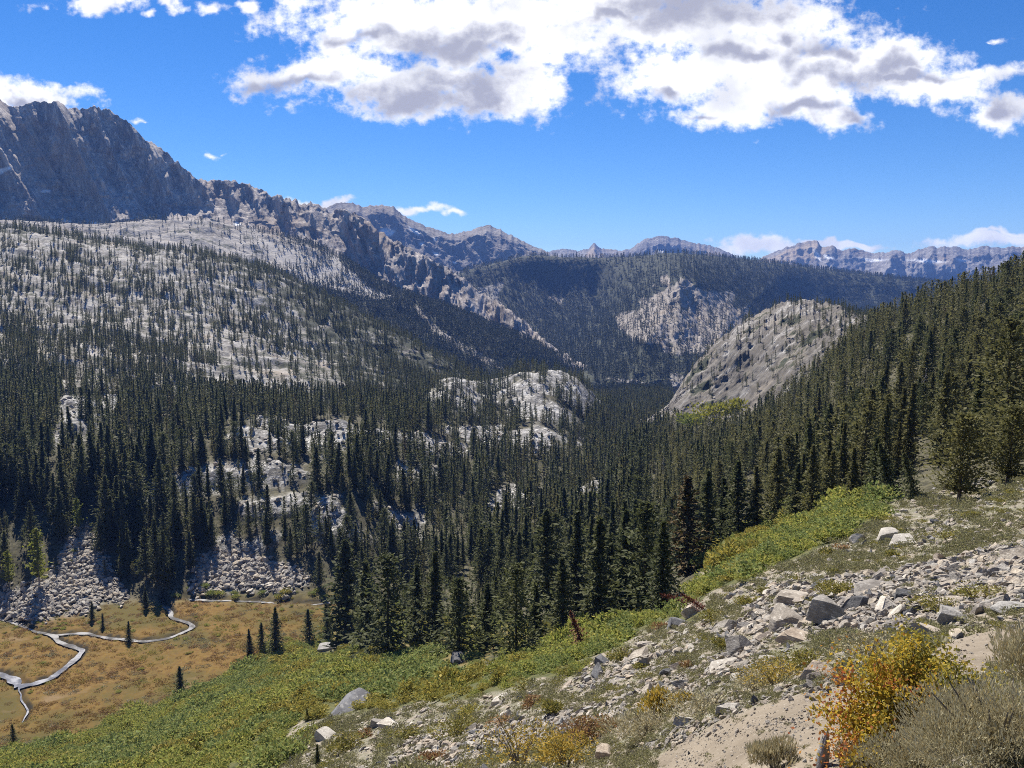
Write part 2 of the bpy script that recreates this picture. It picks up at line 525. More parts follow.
for _px, _b in ((-150, 615), (0, 613), (70, 609), (140, 597), (200, 596), (270, 597), (345, 598)):
    CTRL += [slope_pt(_px, _py, _b, _g) for _py, _g in ((580, 0.52), (560, 0.50), (535, 0.46), (505, 0.42), (470, 0.36))]
CTRL += [meadow_pt(*q) for q in ((0, 720), (0, 690), (100, 690), (0, 655), (150, 655), (250, 655), (0, 628), (150, 628), (260, 628), (340, 625), (60, 640), (200, 640),
                                 (130, 602), (200, 602), (250, 602), (330, 602), (0, 616), (-150, 700), (-150, 640), (-150, 616), (30, 725), (150, 690), (400, 600))]
_az, _el = ray([c[0] for c in CTRL], [c[1] for c in CTRL])
_R = np.array([c[2] for c in CTRL], float)
extra = []
for a in (-60, -45, -30, -15, 0, 15, 30, 45, 60):
    up = 0.05 * math.sin(math.radians(a))
    for r_, e_ in ((0.4, -76.5), (1.0, -59.0), (2.0, -43.5 + up * 30)):
        extra.append((math.radians(a), math.radians(e_), r_))
for a in (-60, -45):
    for r_, z_ in ((6, -4.2), (15, -10.5), (40, -27), (100, -62), (200, -108)):
        extra.append((math.radians(a), math.atan2(z_, r_), r_))
for a in (-30, -20):
    for r_, z_ in ((5, -3.4), (12, -8.2), (30, -19.5), (70, -44)):
        extra.append((math.radians(a), math.atan2(z_, r_), r_))
for a in (-8,):
    for r_, z_ in ((5, -3.3), (12, -7.6)):
        extra.append((math.radians(a), math.atan2(z_, r_), r_))
for r_, z_ in ((5, -1.5), (12, -2.0), (40, 2.0), (150, 30), (400, 75), (1900, 20)):
    extra.append((math.radians(60), math.atan2(z_, r_), r_))
E = np.array(extra)
_az = np.concatenate([_az, E[:, 0]])
_el = np.concatenate([_el, E[:, 1]])
_R = np.concatenate([_R, E[:, 2]])
KA, KR = 1.0 / math.radians(9.0), 1.5


def _tps(d2):
    return np.where(d2 > 1e-12, 0.5 * d2 * np.log(np.maximum(d2, 1e-12)), 0.0)


_U = np.stack([_az * KA, np.log(_R) * KR], 1)
_n = len(_U)
_d2 = ((_U[:, None] - _U[None]) ** 2).sum(-1)
_A = np.zeros((_n + 3, _n + 3))
_A[:_n, :_n] = _tps(_d2) + np.eye(_n) * 0.004
_A[:_n, _n] = _A[_n, :_n] = 1
_A[:_n, _n + 1:] = _U
_A[_n + 1:, :_n] = _U.T
_sol = np.linalg.solve(_A, np.concatenate([_el, np.zeros(3)]))


def el_base(az, lr):
    """elevation angle of the smooth ground at azimuth az, log distance lr (grids)"""
    out = np.zeros(az.shape)
    for k in range(_n):
        d2 = (az * KA - _U[k, 0]) ** 2 + (lr * KR - _U[k, 1]) ** 2
        out += _sol[k] * _tps(d2)
    return out + _sol[_n] + _sol[_n + 1] * az * KA + _sol[_n + 2] * lr * KR


def bilinear(G, fi, fj):
    i = np.clip(np.floor(fi).astype(int), 0, G.shape[0] - 2)
    j = np.clip(np.floor(fj).astype(int), 0, G.shape[1] - 2)
    a, b = fi - i, fj - j
    return (G[i, j] * (1 - a) * (1 - b) + G[i + 1, j] * a * (1 - b) + G[i, j + 1] * (1 - a) * b + G[i + 1, j + 1] * a * b)


AZ0, AZ1 = math.radians(-60), math.radians(60)
az_in = np.linspace(math.radians(-35), math.radians(35), 1000)
g_az = np.concatenate([np.radians(np.arange(-180, -60, 3.0)), np.linspace(AZ0, math.radians(-35.3), 36), az_in, np.linspace(math.radians(35.3), AZ1, 36), np.radians(np.arange(63, 180.1, 3.0))])
g_lr = np.linspace(math.log(0.06), math.log(2100.0), 1380)
c_az = np.linspace(AZ0, AZ1, 260)
c_lr = np.linspace(math.log(0.4), math.log(2100.0), 240)
_coarse = el_base(*np.meshgrid(c_az, c_lr))
# bicubic-ish upsampling of the coarse field
_up = pchip(c_lr, _coarse, g_lr)
_up = pchip(c_az, _up.T.copy(), g_az).T.copy()
AZg, LRg = np.meshgrid(g_az, g_lr)
Rg = np.exp(LRg)
Zg = Rg * np.tan(_up)
Xg, Yg = Rg * np.sin(AZg), Rg * np.cos(AZg)
# the slope behind and beside the camera goes on as a plane that flattens out
_re = 80 * (1 - np.exp(-Rg / 80)) / Rg
_plane = -1.75 + (0.19 * Xg - 0.38 * Yg) * _re
_w = np.maximum(sstep(np.abs(AZg), math.radians(60), math.radians(95)), 1 - sstep(Rg, 0.8, 2.6))
Zg = Zg * (1 - _w) + _plane * _w
PXs, PYs = project(Xg, Yg, Zg)


def jit(px, py, amp, seed, sc=0.03):
    return px + amp * fbm2(px * sc, py * sc * 1.6, 4, seed), py + 0.5 * amp * fbm2(px * sc, py * sc * 1.6, 4, seed + 5)


def blur(a, n=2):
    for _ in range(n):
        a = a.copy()
        a[1:-1] = (a[:-2] + 2 * a[1:-1] + a[2:]) / 4
        a[:, 1:-1] = (a[:, :-2] + 2 * a[:, 1:-1] + a[:, 2:]) / 4
    return a


front = (Yg > 0.3)
jx, jy = jit(PXs, PYs, 9, 3)
near_ok = front & (Rg < 2150)


def zone(poly, lo, hi, jx=None, jy=None, nb=2):
    jx = globals()['jx'] if jx is None else jx
    jy = globals()['jy'] if jy is None else jy
    return blur((inpoly(jx, jy, poly) & front & (Rg > lo) & (Rg < hi)).astype(np.float32), nb)


MEADOW_POLY = [(-400, 617), (30, 615), (90, 608), (105, 598), (122, 600), (165, 599), (250, 600), (340, 602), (336, 622), (318, 640), (262, 655), (215, 678), (165, 700), (120, 716), (60, 738), (-20, 752), (-400, 770)]
meadow = zone(MEADOW_POLY, 230, 400)
THICKET = [[(-400, 772), (-20, 752), (60, 738), (120, 716), (165, 700), (215, 678), (262, 655), (300, 646), (380, 655), (470, 668), (560, 640), (640, 612), (690, 606), (715, 612), (640, 632), (600, 655), (520, 690), (440, 704), (330, 712), (290, 735), (280, 768), (200, 800), (-400, 900)],
           [(693, 562), (700, 545), (760, 525), (830, 505), (893, 497), (885, 515), (845, 540), (800, 558), (750, 580), (715, 592), (700, 606), (690, 600), (720, 575)]]
_tj = jit(PXs, PYs, 34, 19, 0.022)
thicket = np.clip(zone(THICKET[0], 35, 300, *_tj) + zone(THICKET[1], 40, 300), 0, 1)
TRAIL = [(735, 800), (640, 764), (690, 737), (752, 708), (800, 694), (850, 684), (905, 668), (938, 656), (946, 644), (980, 632), (1030, 620), (1200, 590), (1200, 612), (1030, 648), (985, 668), (960, 680), (900, 700), (880, 715), (845, 760), (830, 800)]
trail = zone(TRAIL, 2.5, 40, *jit(PXs, PYs, 14, 9, 0.02), nb=3)
TALUS = [[(-400, 616), (30, 615), (90, 608), (105, 598), (122, 600), (128, 592), (108, 570), (103, 540), (85, 528), (68, 545), (55, 572), (20, 590), (-400, 596)],
         [(192, 588), (196, 565), (215, 552), (250, 556), (290, 566), (310, 578), (290, 590), (240, 588)]]
talus = np.clip(zone(TALUS[0], 330, 460) + zone(TALUS[1], 335, 460), 0, 1)
RUBBLE = [(735, 640), (700, 655), (745, 610), (770, 590), (830, 582), (900, 570), (1030, 540), (1200, 520), (1200, 590), (1030, 608), (960, 615), (900, 630), (840, 632), (790, 636)]
GRANITE = [[(50, 445), (62, 400), (75, 388), (122, 390), (125, 412), (95, 440)], [(140, 505), (150, 486), (205, 466), (268, 462), (262, 478), (190, 496)],
           [(222, 440), (262, 420), (330, 422), (420, 436), (418, 452), (330, 446), (250, 454)], [(236, 486), (250, 456), (335, 452), (345, 470), (290, 484)],
           [(205, 540), (225, 505), (300, 496), (425, 508), (424, 540), (330, 542), (290, 532), (240, 560)], [(395, 482), (402, 440), (440, 428), (455, 440), (440, 476)],
           [(425, 440), (445, 428), (530, 426), (592, 440), (586, 450), (500, 456), (450, 458)], [(480, 512), (500, 486), (545, 488), (548, 510)],
           [(395, 392), (440, 374), (590, 370), (612, 395), (580, 424), (470, 418)],
           [(898, 302), (912, 290), (930, 294), (908, 310)], [(985, 284), (990, 274), (1010, 270), (1012, 282)], [(560, 505), (600, 490), (600, 480), (560, 495)], [(700, 500), (760, 480), (750, 490), (710, 515)]]
rough = fbm2(Xg * 0.02, Yg * 0.02, 4, 51)
granite = 0
for q in GRANITE:
    granite = granite + zone(q, 300, 1250)
granite = np.clip(granite, 0, 1) * sstep(rough + 0.25 * fbm2(Xg * 0.1, Yg * 0.1, 3, 52), -0.22, -0.02)
FOREST_FLOOR = [[(-400, 620), (-400, 380), (480, 372), (640, 380), (700, 420), (860, 320), (1040, 262), (1300, 180), (1300, 420), (1024, 478), (905, 498), (800, 515), (705, 545), (693, 600), (640, 614), (560, 640), (470, 668), (380, 655), (300, 646), (340, 602), (170, 599), (120, 596)]]
forest = zone(FOREST_FLOOR[0], 75, 2200, nb=4)
forest = np.maximum(forest, sstep(Rg, 600, 900))
YELLOW = [[(250, 645), (330, 635), (345, 604), (470, 622), (560, 625), (470, 668), (380, 655), (300, 650)], [(170, 602), (345, 602), (335, 590), (260, 594), (180, 592)], [(45, 585), (85, 550), (82, 532), (60, 560), (35, 580)], [(690, 560), (705, 550), (720, 560), (700, 572)]]
yellow = 0
for q in YELLOW:
    yellow = yellow + zone(q, 60, 400)
yellow = np.clip(yellow, 0, 1) * 0.8

# the shape of the ground in the small
amp = 0.0035 * Rg * (1 - 0.85 * meadow) * sstep(Rg, 1.5, 6)
Zd = amp * fbm2(Xg / (0.10 * np.maximum(Rg, 4)) * 0.6, Yg / (0.10 * np.maximum(Rg, 4)) * 0.6, 1, 7) * 0
for wl, a in ((0.35, 0.012), (1.1, 0.04), (3.5, 0.11), (12.0, 0.28), (40.0, 0.8), (130.0, 2.2)):
    w = sstep(Rg, wl * 0.8, wl * 4) * (1 - sstep(Rg, wl * 150, wl * 300))
    Zd = Zd + w * a * vnoise2(Xg / wl + wl, Yg / wl - wl, int(wl * 10)) * (1 - 0.9 * meadow) * (1 - 0.6 * trail)
ledge = sstep(fbm2(Xg / 60, Yg / 36, 5, 61), -0.10, 0.06) + sstep(fbm2(Xg / 44, Yg / 25, 5, 62), -0.08, 0.05)
ledge2 = sstep(fbm2(Xg / 20, Yg / 12, 4, 63), -0.12, 0.10) + 0.5 * sstep(fbm2(Xg / 9, Yg / 7, 3, 64), -0.1, 0.1)
rockz = np.maximum(granite, 0.35 * forest * sstep(Rg, 330, 420) * (1 - sstep(Xg, 60, 200)))
Zd = Zd + rockz * (3.0 * (ledge - 1) + 1.0 * (ledge2 - 0.7))
Zd = Zd + talus * 0.9 * fbm2(Xg / 3.0, Yg / 3.0, 3, 71, ridged=True)
Zg = Zg + Zd
_mw = blur(meadow, 14)
Zg = Zg * (1 - _mw) + (MEADOW_Z + 0.3 * Zd) * _mw
PXg, PYg = project(Xg, Yg, Zg)


def g_z(x, y):
    """height of the ground"""
    az = np.arctan2(x, y)
    lr = np.log(np.maximum(np.hypot(x, y), 0.41))
    fj = np.interp(az, g_az, np.arange(len(g_az)))
    fi = (lr - g_lr[0]) / (g_lr[1] - g_lr[0])
    return bilinear(Zg, fi, fj)


def g_sample(G, x, y):
    az = np.arctan2(x, y)
    lr = np.log(np.maximum(np.hypot(x, y), 0.41))
    return bilinear(G, (lr - g_lr[0]) / (g_lr[1] - g_lr[0]), np.interp(az, g_az, np.arange(len(g_az))))


ELg = np.arctan2(Zg, Rg)
RUNMAX = np.maximum.accumulate(ELg, 0)


def hit(px, py, rmin=2.0):
    """where the line of sight through a picture point first meets the ground"""
    az, el = ray(px, py)
    j = int(np.interp(az, g_az, np.arange(len(g_az))))
    col = ELg[:, j]
    ok = np.nonzero((col >= el) & (Rg[:, j] > rmin))[0]
    i = ok[0] if len(ok) else int(np.argmax(col))
    r = float(Rg[i, j])
    x, y = r * math.sin(az), r * math.cos(az)
    return x, y, float(g_z(np.array([x]), np.array([y]))[0])


# creek on the meadow: first the far bank's shade, painted into the ground colour
CREEK = [([(-60, 612), (0, 619), (20, 625), (35, 631), (52, 635), (58, 641), (71, 646), (82, 650), (75, 659), (62, 670), (52, 677), (31, 684), (19, 686)], (1.6, 1.6, 1.8, 2.0, 2.4, 2.6, 3.2, 3.0, 3.0, 3.2, 3.6, 4.5, 4.5)),
         ([(-60, 662), (0, 674), (14, 680), (19, 686)], (3.0, 3.4, 4.5, 4.5)),
         ([(52, 635), (66, 634), (83, 633), (104, 637), (125, 639), (142, 641), (167, 638), (183, 632), (192, 627), (187, 622), (173, 618), (170, 611), (164, 604), (163, 600)], (2.0, 2.2, 2.6, 2.6, 2.6, 2.6, 2.4, 2.4, 2.6, 2.6, 2.6, 3.0, 4.0, 4.0)),
         ([(164, 602), (180, 599), (205, 600), (250, 601), (280, 603), (310, 604), (335, 602)], (3.0, 2.4, 2.4, 2.6, 2.6, 2.4, 2.0)),
         ([(19, 686), (22, 700), (28, 712), (22, 722)], (0.8, 0.7, 0.7, 0.5))]
creek_lines = []
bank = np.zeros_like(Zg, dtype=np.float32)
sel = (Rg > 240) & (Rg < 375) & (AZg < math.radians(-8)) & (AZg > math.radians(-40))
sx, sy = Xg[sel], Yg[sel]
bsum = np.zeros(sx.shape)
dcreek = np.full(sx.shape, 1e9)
d_bank_shade = np.full(sx.shape, 1e9)
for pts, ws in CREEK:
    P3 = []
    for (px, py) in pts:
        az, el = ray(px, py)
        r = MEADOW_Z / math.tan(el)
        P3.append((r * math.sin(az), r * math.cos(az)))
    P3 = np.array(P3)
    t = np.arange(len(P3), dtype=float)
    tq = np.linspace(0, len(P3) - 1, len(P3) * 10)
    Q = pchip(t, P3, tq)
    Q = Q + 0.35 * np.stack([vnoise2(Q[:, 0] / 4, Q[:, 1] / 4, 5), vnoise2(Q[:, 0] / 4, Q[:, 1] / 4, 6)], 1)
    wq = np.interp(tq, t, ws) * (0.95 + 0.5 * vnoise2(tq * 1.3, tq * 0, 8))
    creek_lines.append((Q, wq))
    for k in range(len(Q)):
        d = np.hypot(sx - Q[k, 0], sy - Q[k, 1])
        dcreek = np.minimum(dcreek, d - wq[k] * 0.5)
        d_bank_shade = np.minimum(d_bank_shade, np.hypot(sx - Q[k, 0], sy - Q[k, 1] - 1.3) - wq[k] * 0.4)
bank[sel] = 0.95 * sstep(d_bank_shade, 1.2, 0.3) * (0.35 + 0.65 * sstep(fbm2(sx / 9, sy / 9, 3, 91), -0.35, 0.1))  # dark band on the far side only, painted as the cut bank's shade
cut = np.zeros_like(Zg)
cut[sel] = -0.75 * sstep(dcreek, 0.9, -0.2)
Zg = Zg + cut
z1 = np.stack([meadow, thicket, granite, trail], -1)
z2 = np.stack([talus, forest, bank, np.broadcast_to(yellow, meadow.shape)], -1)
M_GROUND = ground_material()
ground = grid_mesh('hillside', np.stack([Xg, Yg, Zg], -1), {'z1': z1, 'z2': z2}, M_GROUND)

# water
m, N = new_mat('creek_water')
pos = N.n('ShaderNodeNewGeometry').outputs['Position']
b = N.n('ShaderNodeBump', ins={'Strength': 0.35, 'Distance': 0.05, 'Height': N.noise(pos, 3.0, 4, 0.6)})
cw = N.mix(N.step(N.noise(pos, 0.22, 4, 0.6), 0.40, 0.62), (0.15, 0.145, 0.14), (0.42, 0.41, 0.40))
p = N.n('ShaderNodeBsdfPrincipled', ins={'Base Color': cw, 'Roughness': 0.08, 'Normal': b.outputs[0]})
N.n('ShaderNodeOutputMaterial', ins={0: p.outputs[0]})
M_WATER = m
V, T = [], []
for li, (Q, wq) in enumerate(creek_lines):
    d = np.gradient(Q, axis=0)
    d /= np.linalg.norm(d, axis=1)[:, None] + 1e-9
    nrm = np.stack([-d[:, 1], d[:, 0]], 1)
    b0 = len(V)
    for k in range(len(Q)):
        for s in (-1, 1):
            q = Q[k] + nrm[k] * s * wq[k] * 0.36
            V.append((q[0], q[1], MEADOW_Z - 0.12 - 0.006 * li))
    for k in range(len(Q) - 1):
        T.append((b0 + 2 * k, b0 + 2 * k + 2, b0 + 2 * k + 3, b0 + 2 * k + 1))
me = tri_mesh('creek_water', V, T, M_WATER)
link('creek', me, kind='structure')

# ------------------------------------------------------------------ mountains: sheets lofted through rails (picture point, distance)
LAYERS = []


def loft(name, rails, knots, az_lim, nu, nv, disp, zones, mat, jag=0.0, jag_sc=60.0, seed=0, sharp=0.0):
    az = np.linspace(math.radians(az_lim[0]), math.radians(az_lim[1]), nu)
    EL, LR = [], []
    for rl in rails:
        a, e = ray([q[0] for q in rl], [q[1] for q in rl])
        o = np.argsort(a)
        EL.append(pchip(a[o], e[o], az))
        LR.append(pchip(a[o], np.log([rl[k][2] for k in o]), az))
    EL, LR = np.array(EL), np.array(LR)
    if jag:
        j = fbm2(az * jag_sc, az * 0 + seed, 6, seed + 1, 0.6, ridged=True) * jag / F_PX
        k = len(rails) - 2
        EL[k] = EL[k] + j
    vq = np.linspace(0, knots[-1], nv)
    el = pchip(knots, EL, vq)
    if sharp:                                                        # a crest with an edge rather than a rounded back
        kn = np.asarray(knots, float)
        ki = np.clip(np.searchsorted(kn, vq) - 1, 0, len(kn) - 2)
        tt = ((vq - kn[ki]) / (kn[ki + 1] - kn[ki]))[:, None]
        el = (1 - sharp) * el + sharp * (EL[ki] * (1 - tt) + EL[ki + 1] * tt)
    R = np.exp(pchip(knots, LR, vq))
    A = np.broadcast_to(az, el.shape)
    X, Y, Z = R * np.sin(A), R * np.cos(A), R * np.tan(el)
    VV = np.broadcast_to(vq[:, None], el.shape)
    PX0, PY0 = project(X, Y, Z)
    dR, dZ = disp(X, Y, Z, A, VV, PX0, PY0)
    R2 = R + dR
    X, Y, Z = R2 * np.sin(A), R2 * np.cos(A), Z * R2 / R + dZ
    PX, PY = project(X, Y, Z)
    z = zones(X, Y, Z, A, VV, PX, PY)
    P = np.stack([X, Y, Z], -1)
    o = grid_mesh(name, P, {'z1': z}, mat)
    L = dict(name=name, P=P, z=z, PX=PX, PY=PY, V=VV, az=az, el=np.arctan2(Z, R2), obj=o)
    LAYERS.append(L)
    return L


def zs(*a):
    return np.stack([np.clip(np.broadcast_to(q, a[0].shape), 0, 1) for q in a], -1)


def softpoly(PX, PY, poly, amp=6, seed=0, sc=0.05, nb=2):
    a, b = jit(PX, PY, amp, seed, sc)
    return blur(inpoly(a, b, poly).astype(np.float32), nb)


# 1. granite hillside on the left
M_GRAN = rock_material('pale_granite', (0.11, 0.105, 0.10), (0.38, 0.37, 0.35), (0.62, 0.60, 0.57), 0.05, vert=1.0, bump=0.8)


def d_gran(X, Y, Z, A, V, PX, PY):
    f = sstep(V, 0.6, 1.2)
    n = (sstep(fbm2(X / 130, Y / 70, 5, 101), -0.12, 0.08) + sstep(fbm2(X / 80, Y / 45, 5, 102), -0.1, 0.06)) * 3.2 + sstep(fbm2(X / 34, Y / 20, 4, 103), -0.12, 0.12) * 1.3 + fbm2(X / 14, Y / 12, 3, 104) * 0.9 - 3
    return 0 * X, n * f


def z_gran(X, Y, Z, A, V, PX, PY):
    n = fbm2(X / 22, Y / 22, 4, 111)
    sc = 0.40 + 0.55 * n + 0.28 * sstep(PX - (PY - 260) * 0.9, 170, 300) + 0.22 * sstep(V, 2.80, 3.0) * (1 - sstep(PX, 20, 60) * 0.4)
    return zs(sc, 0 * X, 0.25 * sstep(fbm2(X / 140, Y / 140, 3, 113), 0, 0.4), 0.15 + 0 * X)


L_GRAN = loft('granite_hillside', [
    [(-260, 470, 560), (0, 470, 560), (300, 450, 620), (420, 430, 700), (520, 420, 900)],
    [(-260, 398, 690), (0, 398, 690), (150, 398, 710), (300, 398, 740), (400, 402, 800), (520, 405, 950)],
    [(-260, 300, 1000), (0, 315, 1000), (150, 322, 1000), (300, 345, 1020), (400, 372, 1010), (520, 400, 1050)],
    [(-260, 222, 1420), (0, 232, 1400), (60, 238, 1400), (120, 248, 1400), (200, 256, 1380), (260, 270, 1350), (330, 303, 1300), (400, 338, 1200), (450, 366, 1120), (520, 402, 1100)],
    [(-260, 260, 1800), (0, 270, 1800), (200, 290, 1750), (330, 330, 1650), (450, 390, 1500), (520, 415, 1500)]],
    [0, 1, 2, 3, 4], (-41, 2), 620, 330, d_gran, z_gran, M_GRAN, jag=2.5, jag_sc=70, seed=5)

# 2. slope between the granite hillside and the cliffs: bumps of rock, pale talus, a strip of wood
M_SLOPE = rock_material('slope_rock', (0.12, 0.115, 0.11), (0.30, 0.285, 0.27), (0.42, 0.40, 0.38), 0.022, vert=1.5)
TALUS_FAR = [(248, 232), (270, 242), (300, 250), (325, 262), (330, 248), (336, 246), (340, 262), (356, 275), (372, 287), (392, 297), (380, 300), (340, 290), (310, 282), (290, 268), (262, 250)]
APRON = [(60, 250), (95, 228), (160, 222), (215, 240), (250, 230), (330, 262), (400, 300), (380, 330), (250, 290)]
GULLY = [(412, 305), (418, 306), (440, 330), (480, 352), (515, 375), (512, 378), (470, 356), (434, 336)]


def d_slope(X, Y, Z, A, V, PX, PY):
    bump = softpoly(PX, PY, [(90, 262), (120, 235), (160, 226), (210, 235), (260, 270), (200, 270)], 5, 7) * 14
    n = fbm2(X / 160, Y / 110, 6, 121, 0.55, ridged=True) * 16
    t = softpoly(PX, PY, TALUS_FAR, 5, 8)
    return 0 * X, (n * (1 - 0.8 * t) + bump) * sstep(V, 0.3, 0.9) * (1 - 0.6 * sstep(V, 1.7, 2.0))


def z_slope(X, Y, Z, A, V, PX, PY):
    t = softpoly(PX, PY, TALUS_FAR, 5, 8)
    ap = softpoly(PX, PY, APRON, 6, 9)
    wood = sstep(PX + (PY - 300) * 0.8, 260, 330) * (1 - t) * (1 - ap * 0.3)
    wood = np.maximum(wood, 0.35 * sstep(fbm2(X / 60, Y / 60, 4, 131), 0.0, 0.3))
    g = softpoly(PX, PY, GULLY, 2, 4)
    return zs(wood * (1 - t) * (1 - g) + 0.2, 0 * X, np.maximum(t, ap * 0.4), 0.25 + g * 0)


L_SLOPE = loft('wooded_slope', [
    [(-260, 300, 1500), (0, 300, 1500), (200, 320, 1500), (330, 350, 1450), (450, 410, 1400), (540, 420, 1400), (620, 420, 1500)],
    [(-260, 245, 2000), (0, 250, 2000), (100, 255, 2000), (200, 265, 1950), (300, 300, 1900), (400, 330, 1800), (480, 362, 1700), (540, 392, 1650), (620, 412, 1650)],
    [(-260, 215, 2500), (0, 222, 2500), (90, 226, 2500), (150, 222, 2450), (200, 222, 2400), (260, 233, 2350), (325, 252, 2250), (390, 290, 2150), (450, 312, 2050), (500, 332, 2000), (540, 350, 1950), (620, 400, 1900)],
    [(-260, 235, 2900), (0, 240, 2900), (200, 240, 2800), (325, 275, 2600), (450, 330, 2400), (540, 370, 2300), (620, 410, 2200)]],
    [0, 1, 2, 3], (-41, 8), 620, 220, d_slope, z_slope, M_SLOPE, seed=11)

# 3. the big cliff on the left and the ridge that runs down from it
M_CLIFF = rock_material('cliff_rock', (0.17, 0.148, 0.135), (0.44, 0.385, 0.34), (0.60, 0.53, 0.46), 0.020, warm=(0.26, 0.19, 0.14), vert=0.28, bump=0.6)


def d_cliff(X, Y, Z, A, V, PX, PY):
    s = A * 2700
    f = sstep(V, 0.9, 1.15)
    lean = s + Z * 0.35
    g = fbm2(lean / 190, Z / 1400, 5, 141, 0.5, ridged=True)
    g2 = fbm2((s - Z * 0.22) / 70, Z / 420, 4, 143, 0.55, ridged=True)
    st = sstep(fbm2((s + Z) / 120, (Z - 0.5 * s) / 90, 4, 144), -0.12, 0.12)
    g3 = fbm3(X / 34, Y / 34, Z / 50, 3, 147, 0.5)
    return -(g * 150 + g2 * 30 + st * 12 + g3 * 5) * f, g3 * 3 * f


def z_cliff(X, Y, Z, A, V, PX, PY):
    snow = 0
    for q in ([(-5, 170), (4, 168), (12, 166), (10, 169), (0, 175)], [(40, 191), (50, 189), (51, 192), (43, 193)], [(64, 219), (71, 221), (68, 224), (63, 222)], [(86, 218), (92, 222), (101, 222), (99, 229), (94, 226)],
              [(234, 221), (242, 224), (240, 229), (234, 225)]):
        snow = snow + softpoly(PX, PY, q, 1.5, 3, 0.15, 1)
    warm = sstep(fbm3(X / 220, Y / 220, Z / 220, 3, 151), 0.1, 0.5) * 0.5
    scrub = 0.45 * sstep(PX, 420, 560) * sstep(fbm2(X / 60, Y / 60, 3, 152), -0.1, 0.3)
    tal = 0.35 * sstep(1.35 - V, 0, 0.3)
    return zs(scrub + 0 * X, snow + 0 * X, tal, warm)


CREST = [(-260, 95, 3000), (-60, 100, 3000), (0, 104, 3000), (20, 112, 3000), (28, 107, 3000), (62, 107, 2990), (78, 113, 2980), (97, 111, 2970), (122, 122, 2950), (134, 132, 2940), (142, 141, 2930), (163, 153, 2900), (178, 166, 2880), (190, 177, 2860), (197, 182, 2850),
         (212, 185, 2830), (232, 185, 2800), (250, 188, 2780), (272, 198, 2740), (300, 204, 2700), (322, 210, 2660), (330, 214, 2650), (345, 213, 2620), (360, 220, 2600), (382, 236, 2550), (410, 251, 2480), (440, 266, 2400), (470, 287, 2320), (500, 306, 2240), (525, 325, 2160), (545, 343, 2090), (600, 378, 2020)]


def before(rail, drop):
    cx_, cr_ = [c[0] for c in CREST], [c[2] for c in CREST]
    return [(px, py, float(np.interp(px, cx_, cr_)) - float(np.interp(px, [0, 200, 330, 540], drop))) for px, py in rail]


L_CLIFF = loft('cliff_mountain', [
    before([(-260, 250), (0, 255), (200, 262), (330, 290), (450, 330), (540, 372), (600, 400)], [620, 520, 420, 260]),
    before([(-260, 212), (0, 218), (90, 228), (150, 224), (200, 224), (260, 236), (325, 258), (390, 296), (450, 318), (500, 335), (540, 352), (600, 385)], [330, 230, 200, 110]),
    before([(-260, 165), (0, 168), (110, 178), (190, 205), (260, 212), (330, 232), (390, 262), (450, 290), (500, 318), (540, 343), (600, 380)], [130, 95, 80, 50]),
    CREST,
    [(-260, 140, 3500), (0, 150, 3500), (200, 215, 3300), (330, 245, 3100), (450, 300, 2800), (545, 370, 2500), (600, 400, 2400)]],
    [0, 1, 2, 3, 4], (-41, 7), 900, 420, d_cliff, z_cliff, M_CLIFF, jag=6.0, jag_sc=58, seed=21, sharp=0.85)
# 3b. rib of pale rock below the end of the cliff (250-530, runs down to the right)

# 4. blue mountains straight ahead
M_BLUE = rock_material('mountain_rock', (0.10, 0.095, 0.10), (0.20, 0.19, 0.19), (0.30, 0.285, 0.275), 0.010, vert=0.8)


def d_blue(X, Y, Z, A, V, PX, PY):
    s = A * 4500
    f = sstep(V, 0.3, 0.9)
    g = fbm2((s + Z * 0.4) / 420, Z / 900 + Y / 2500, 6, 161, 0.55, ridged=True)
    g2 = fbm2(X / 120, Y / 120, 4, 163, 0.6, ridged=True)
    return -(g * 150) * f * (1 - 0.6 * sstep(V, 1.8, 2.0)), (g * 20 + g2 * 16) * f * (1 - 0.7 * sstep(V, 1.7, 2.0))


def z_blue(X, Y, Z, A, V, PX, PY):
    snow = 0
    for q in ([(379, 230), (387, 228), (396, 231), (391, 236), (382, 235)], [(409, 226), (420, 233), (418, 235), (410, 230)], [(418, 243), (424, 242), (422, 246)], [(433, 237), (437, 240), (434, 241)], [(432, 250), (440, 254), (436, 256)], [(452, 261), (458, 263), (454, 264)]):
        snow = snow + softpoly(PX, PY, q, 1.5, 3, 0.15, 1)
    scrub = sstep(PY, 262, 300) * 0.6 + 0.35 * sstep(fbm2(X / 150, Y / 150, 4, 165), 0, 0.4) * sstep(PY, 240, 280)
    return zs(scrub, snow + 0 * X, 0.4 * sstep(fbm2(X / 300, Y / 300, 3, 166), 0.1, 0.4), 0.2 + 0 * X)


L_BLUE = loft('blue_mountain', [
    [(200, 380, 3300), (450, 380, 3300), (640, 350, 3400)],
    [(200, 300, 4480), (330, 285, 4500), (450, 285, 4520), (520, 282, 4560), (580, 285, 4650), (640, 290, 4700)],
    [(200, 216, 5000), (300, 212, 5000), (325, 210, 5000), (340, 206, 5000), (352, 206, 5000), (366, 209, 5000), (378, 207, 5000), (392, 209, 5000), (402, 217, 5000), (430, 230, 5000), (452, 236, 5000), (470, 233, 5000), (487, 227, 5000), (500, 231, 5000), (520, 242, 5000), (545, 253, 5000), (580, 268, 5000), (640, 285, 5000)],
    [(200, 260, 6000), (450, 270, 6000), (640, 300, 6000)]],
    [0, 1, 2, 3], (-22, 10), 520, 260, d_blue, z_blue, M_BLUE, jag=3, jag_sc=70, seed=31, sharp=0.7)

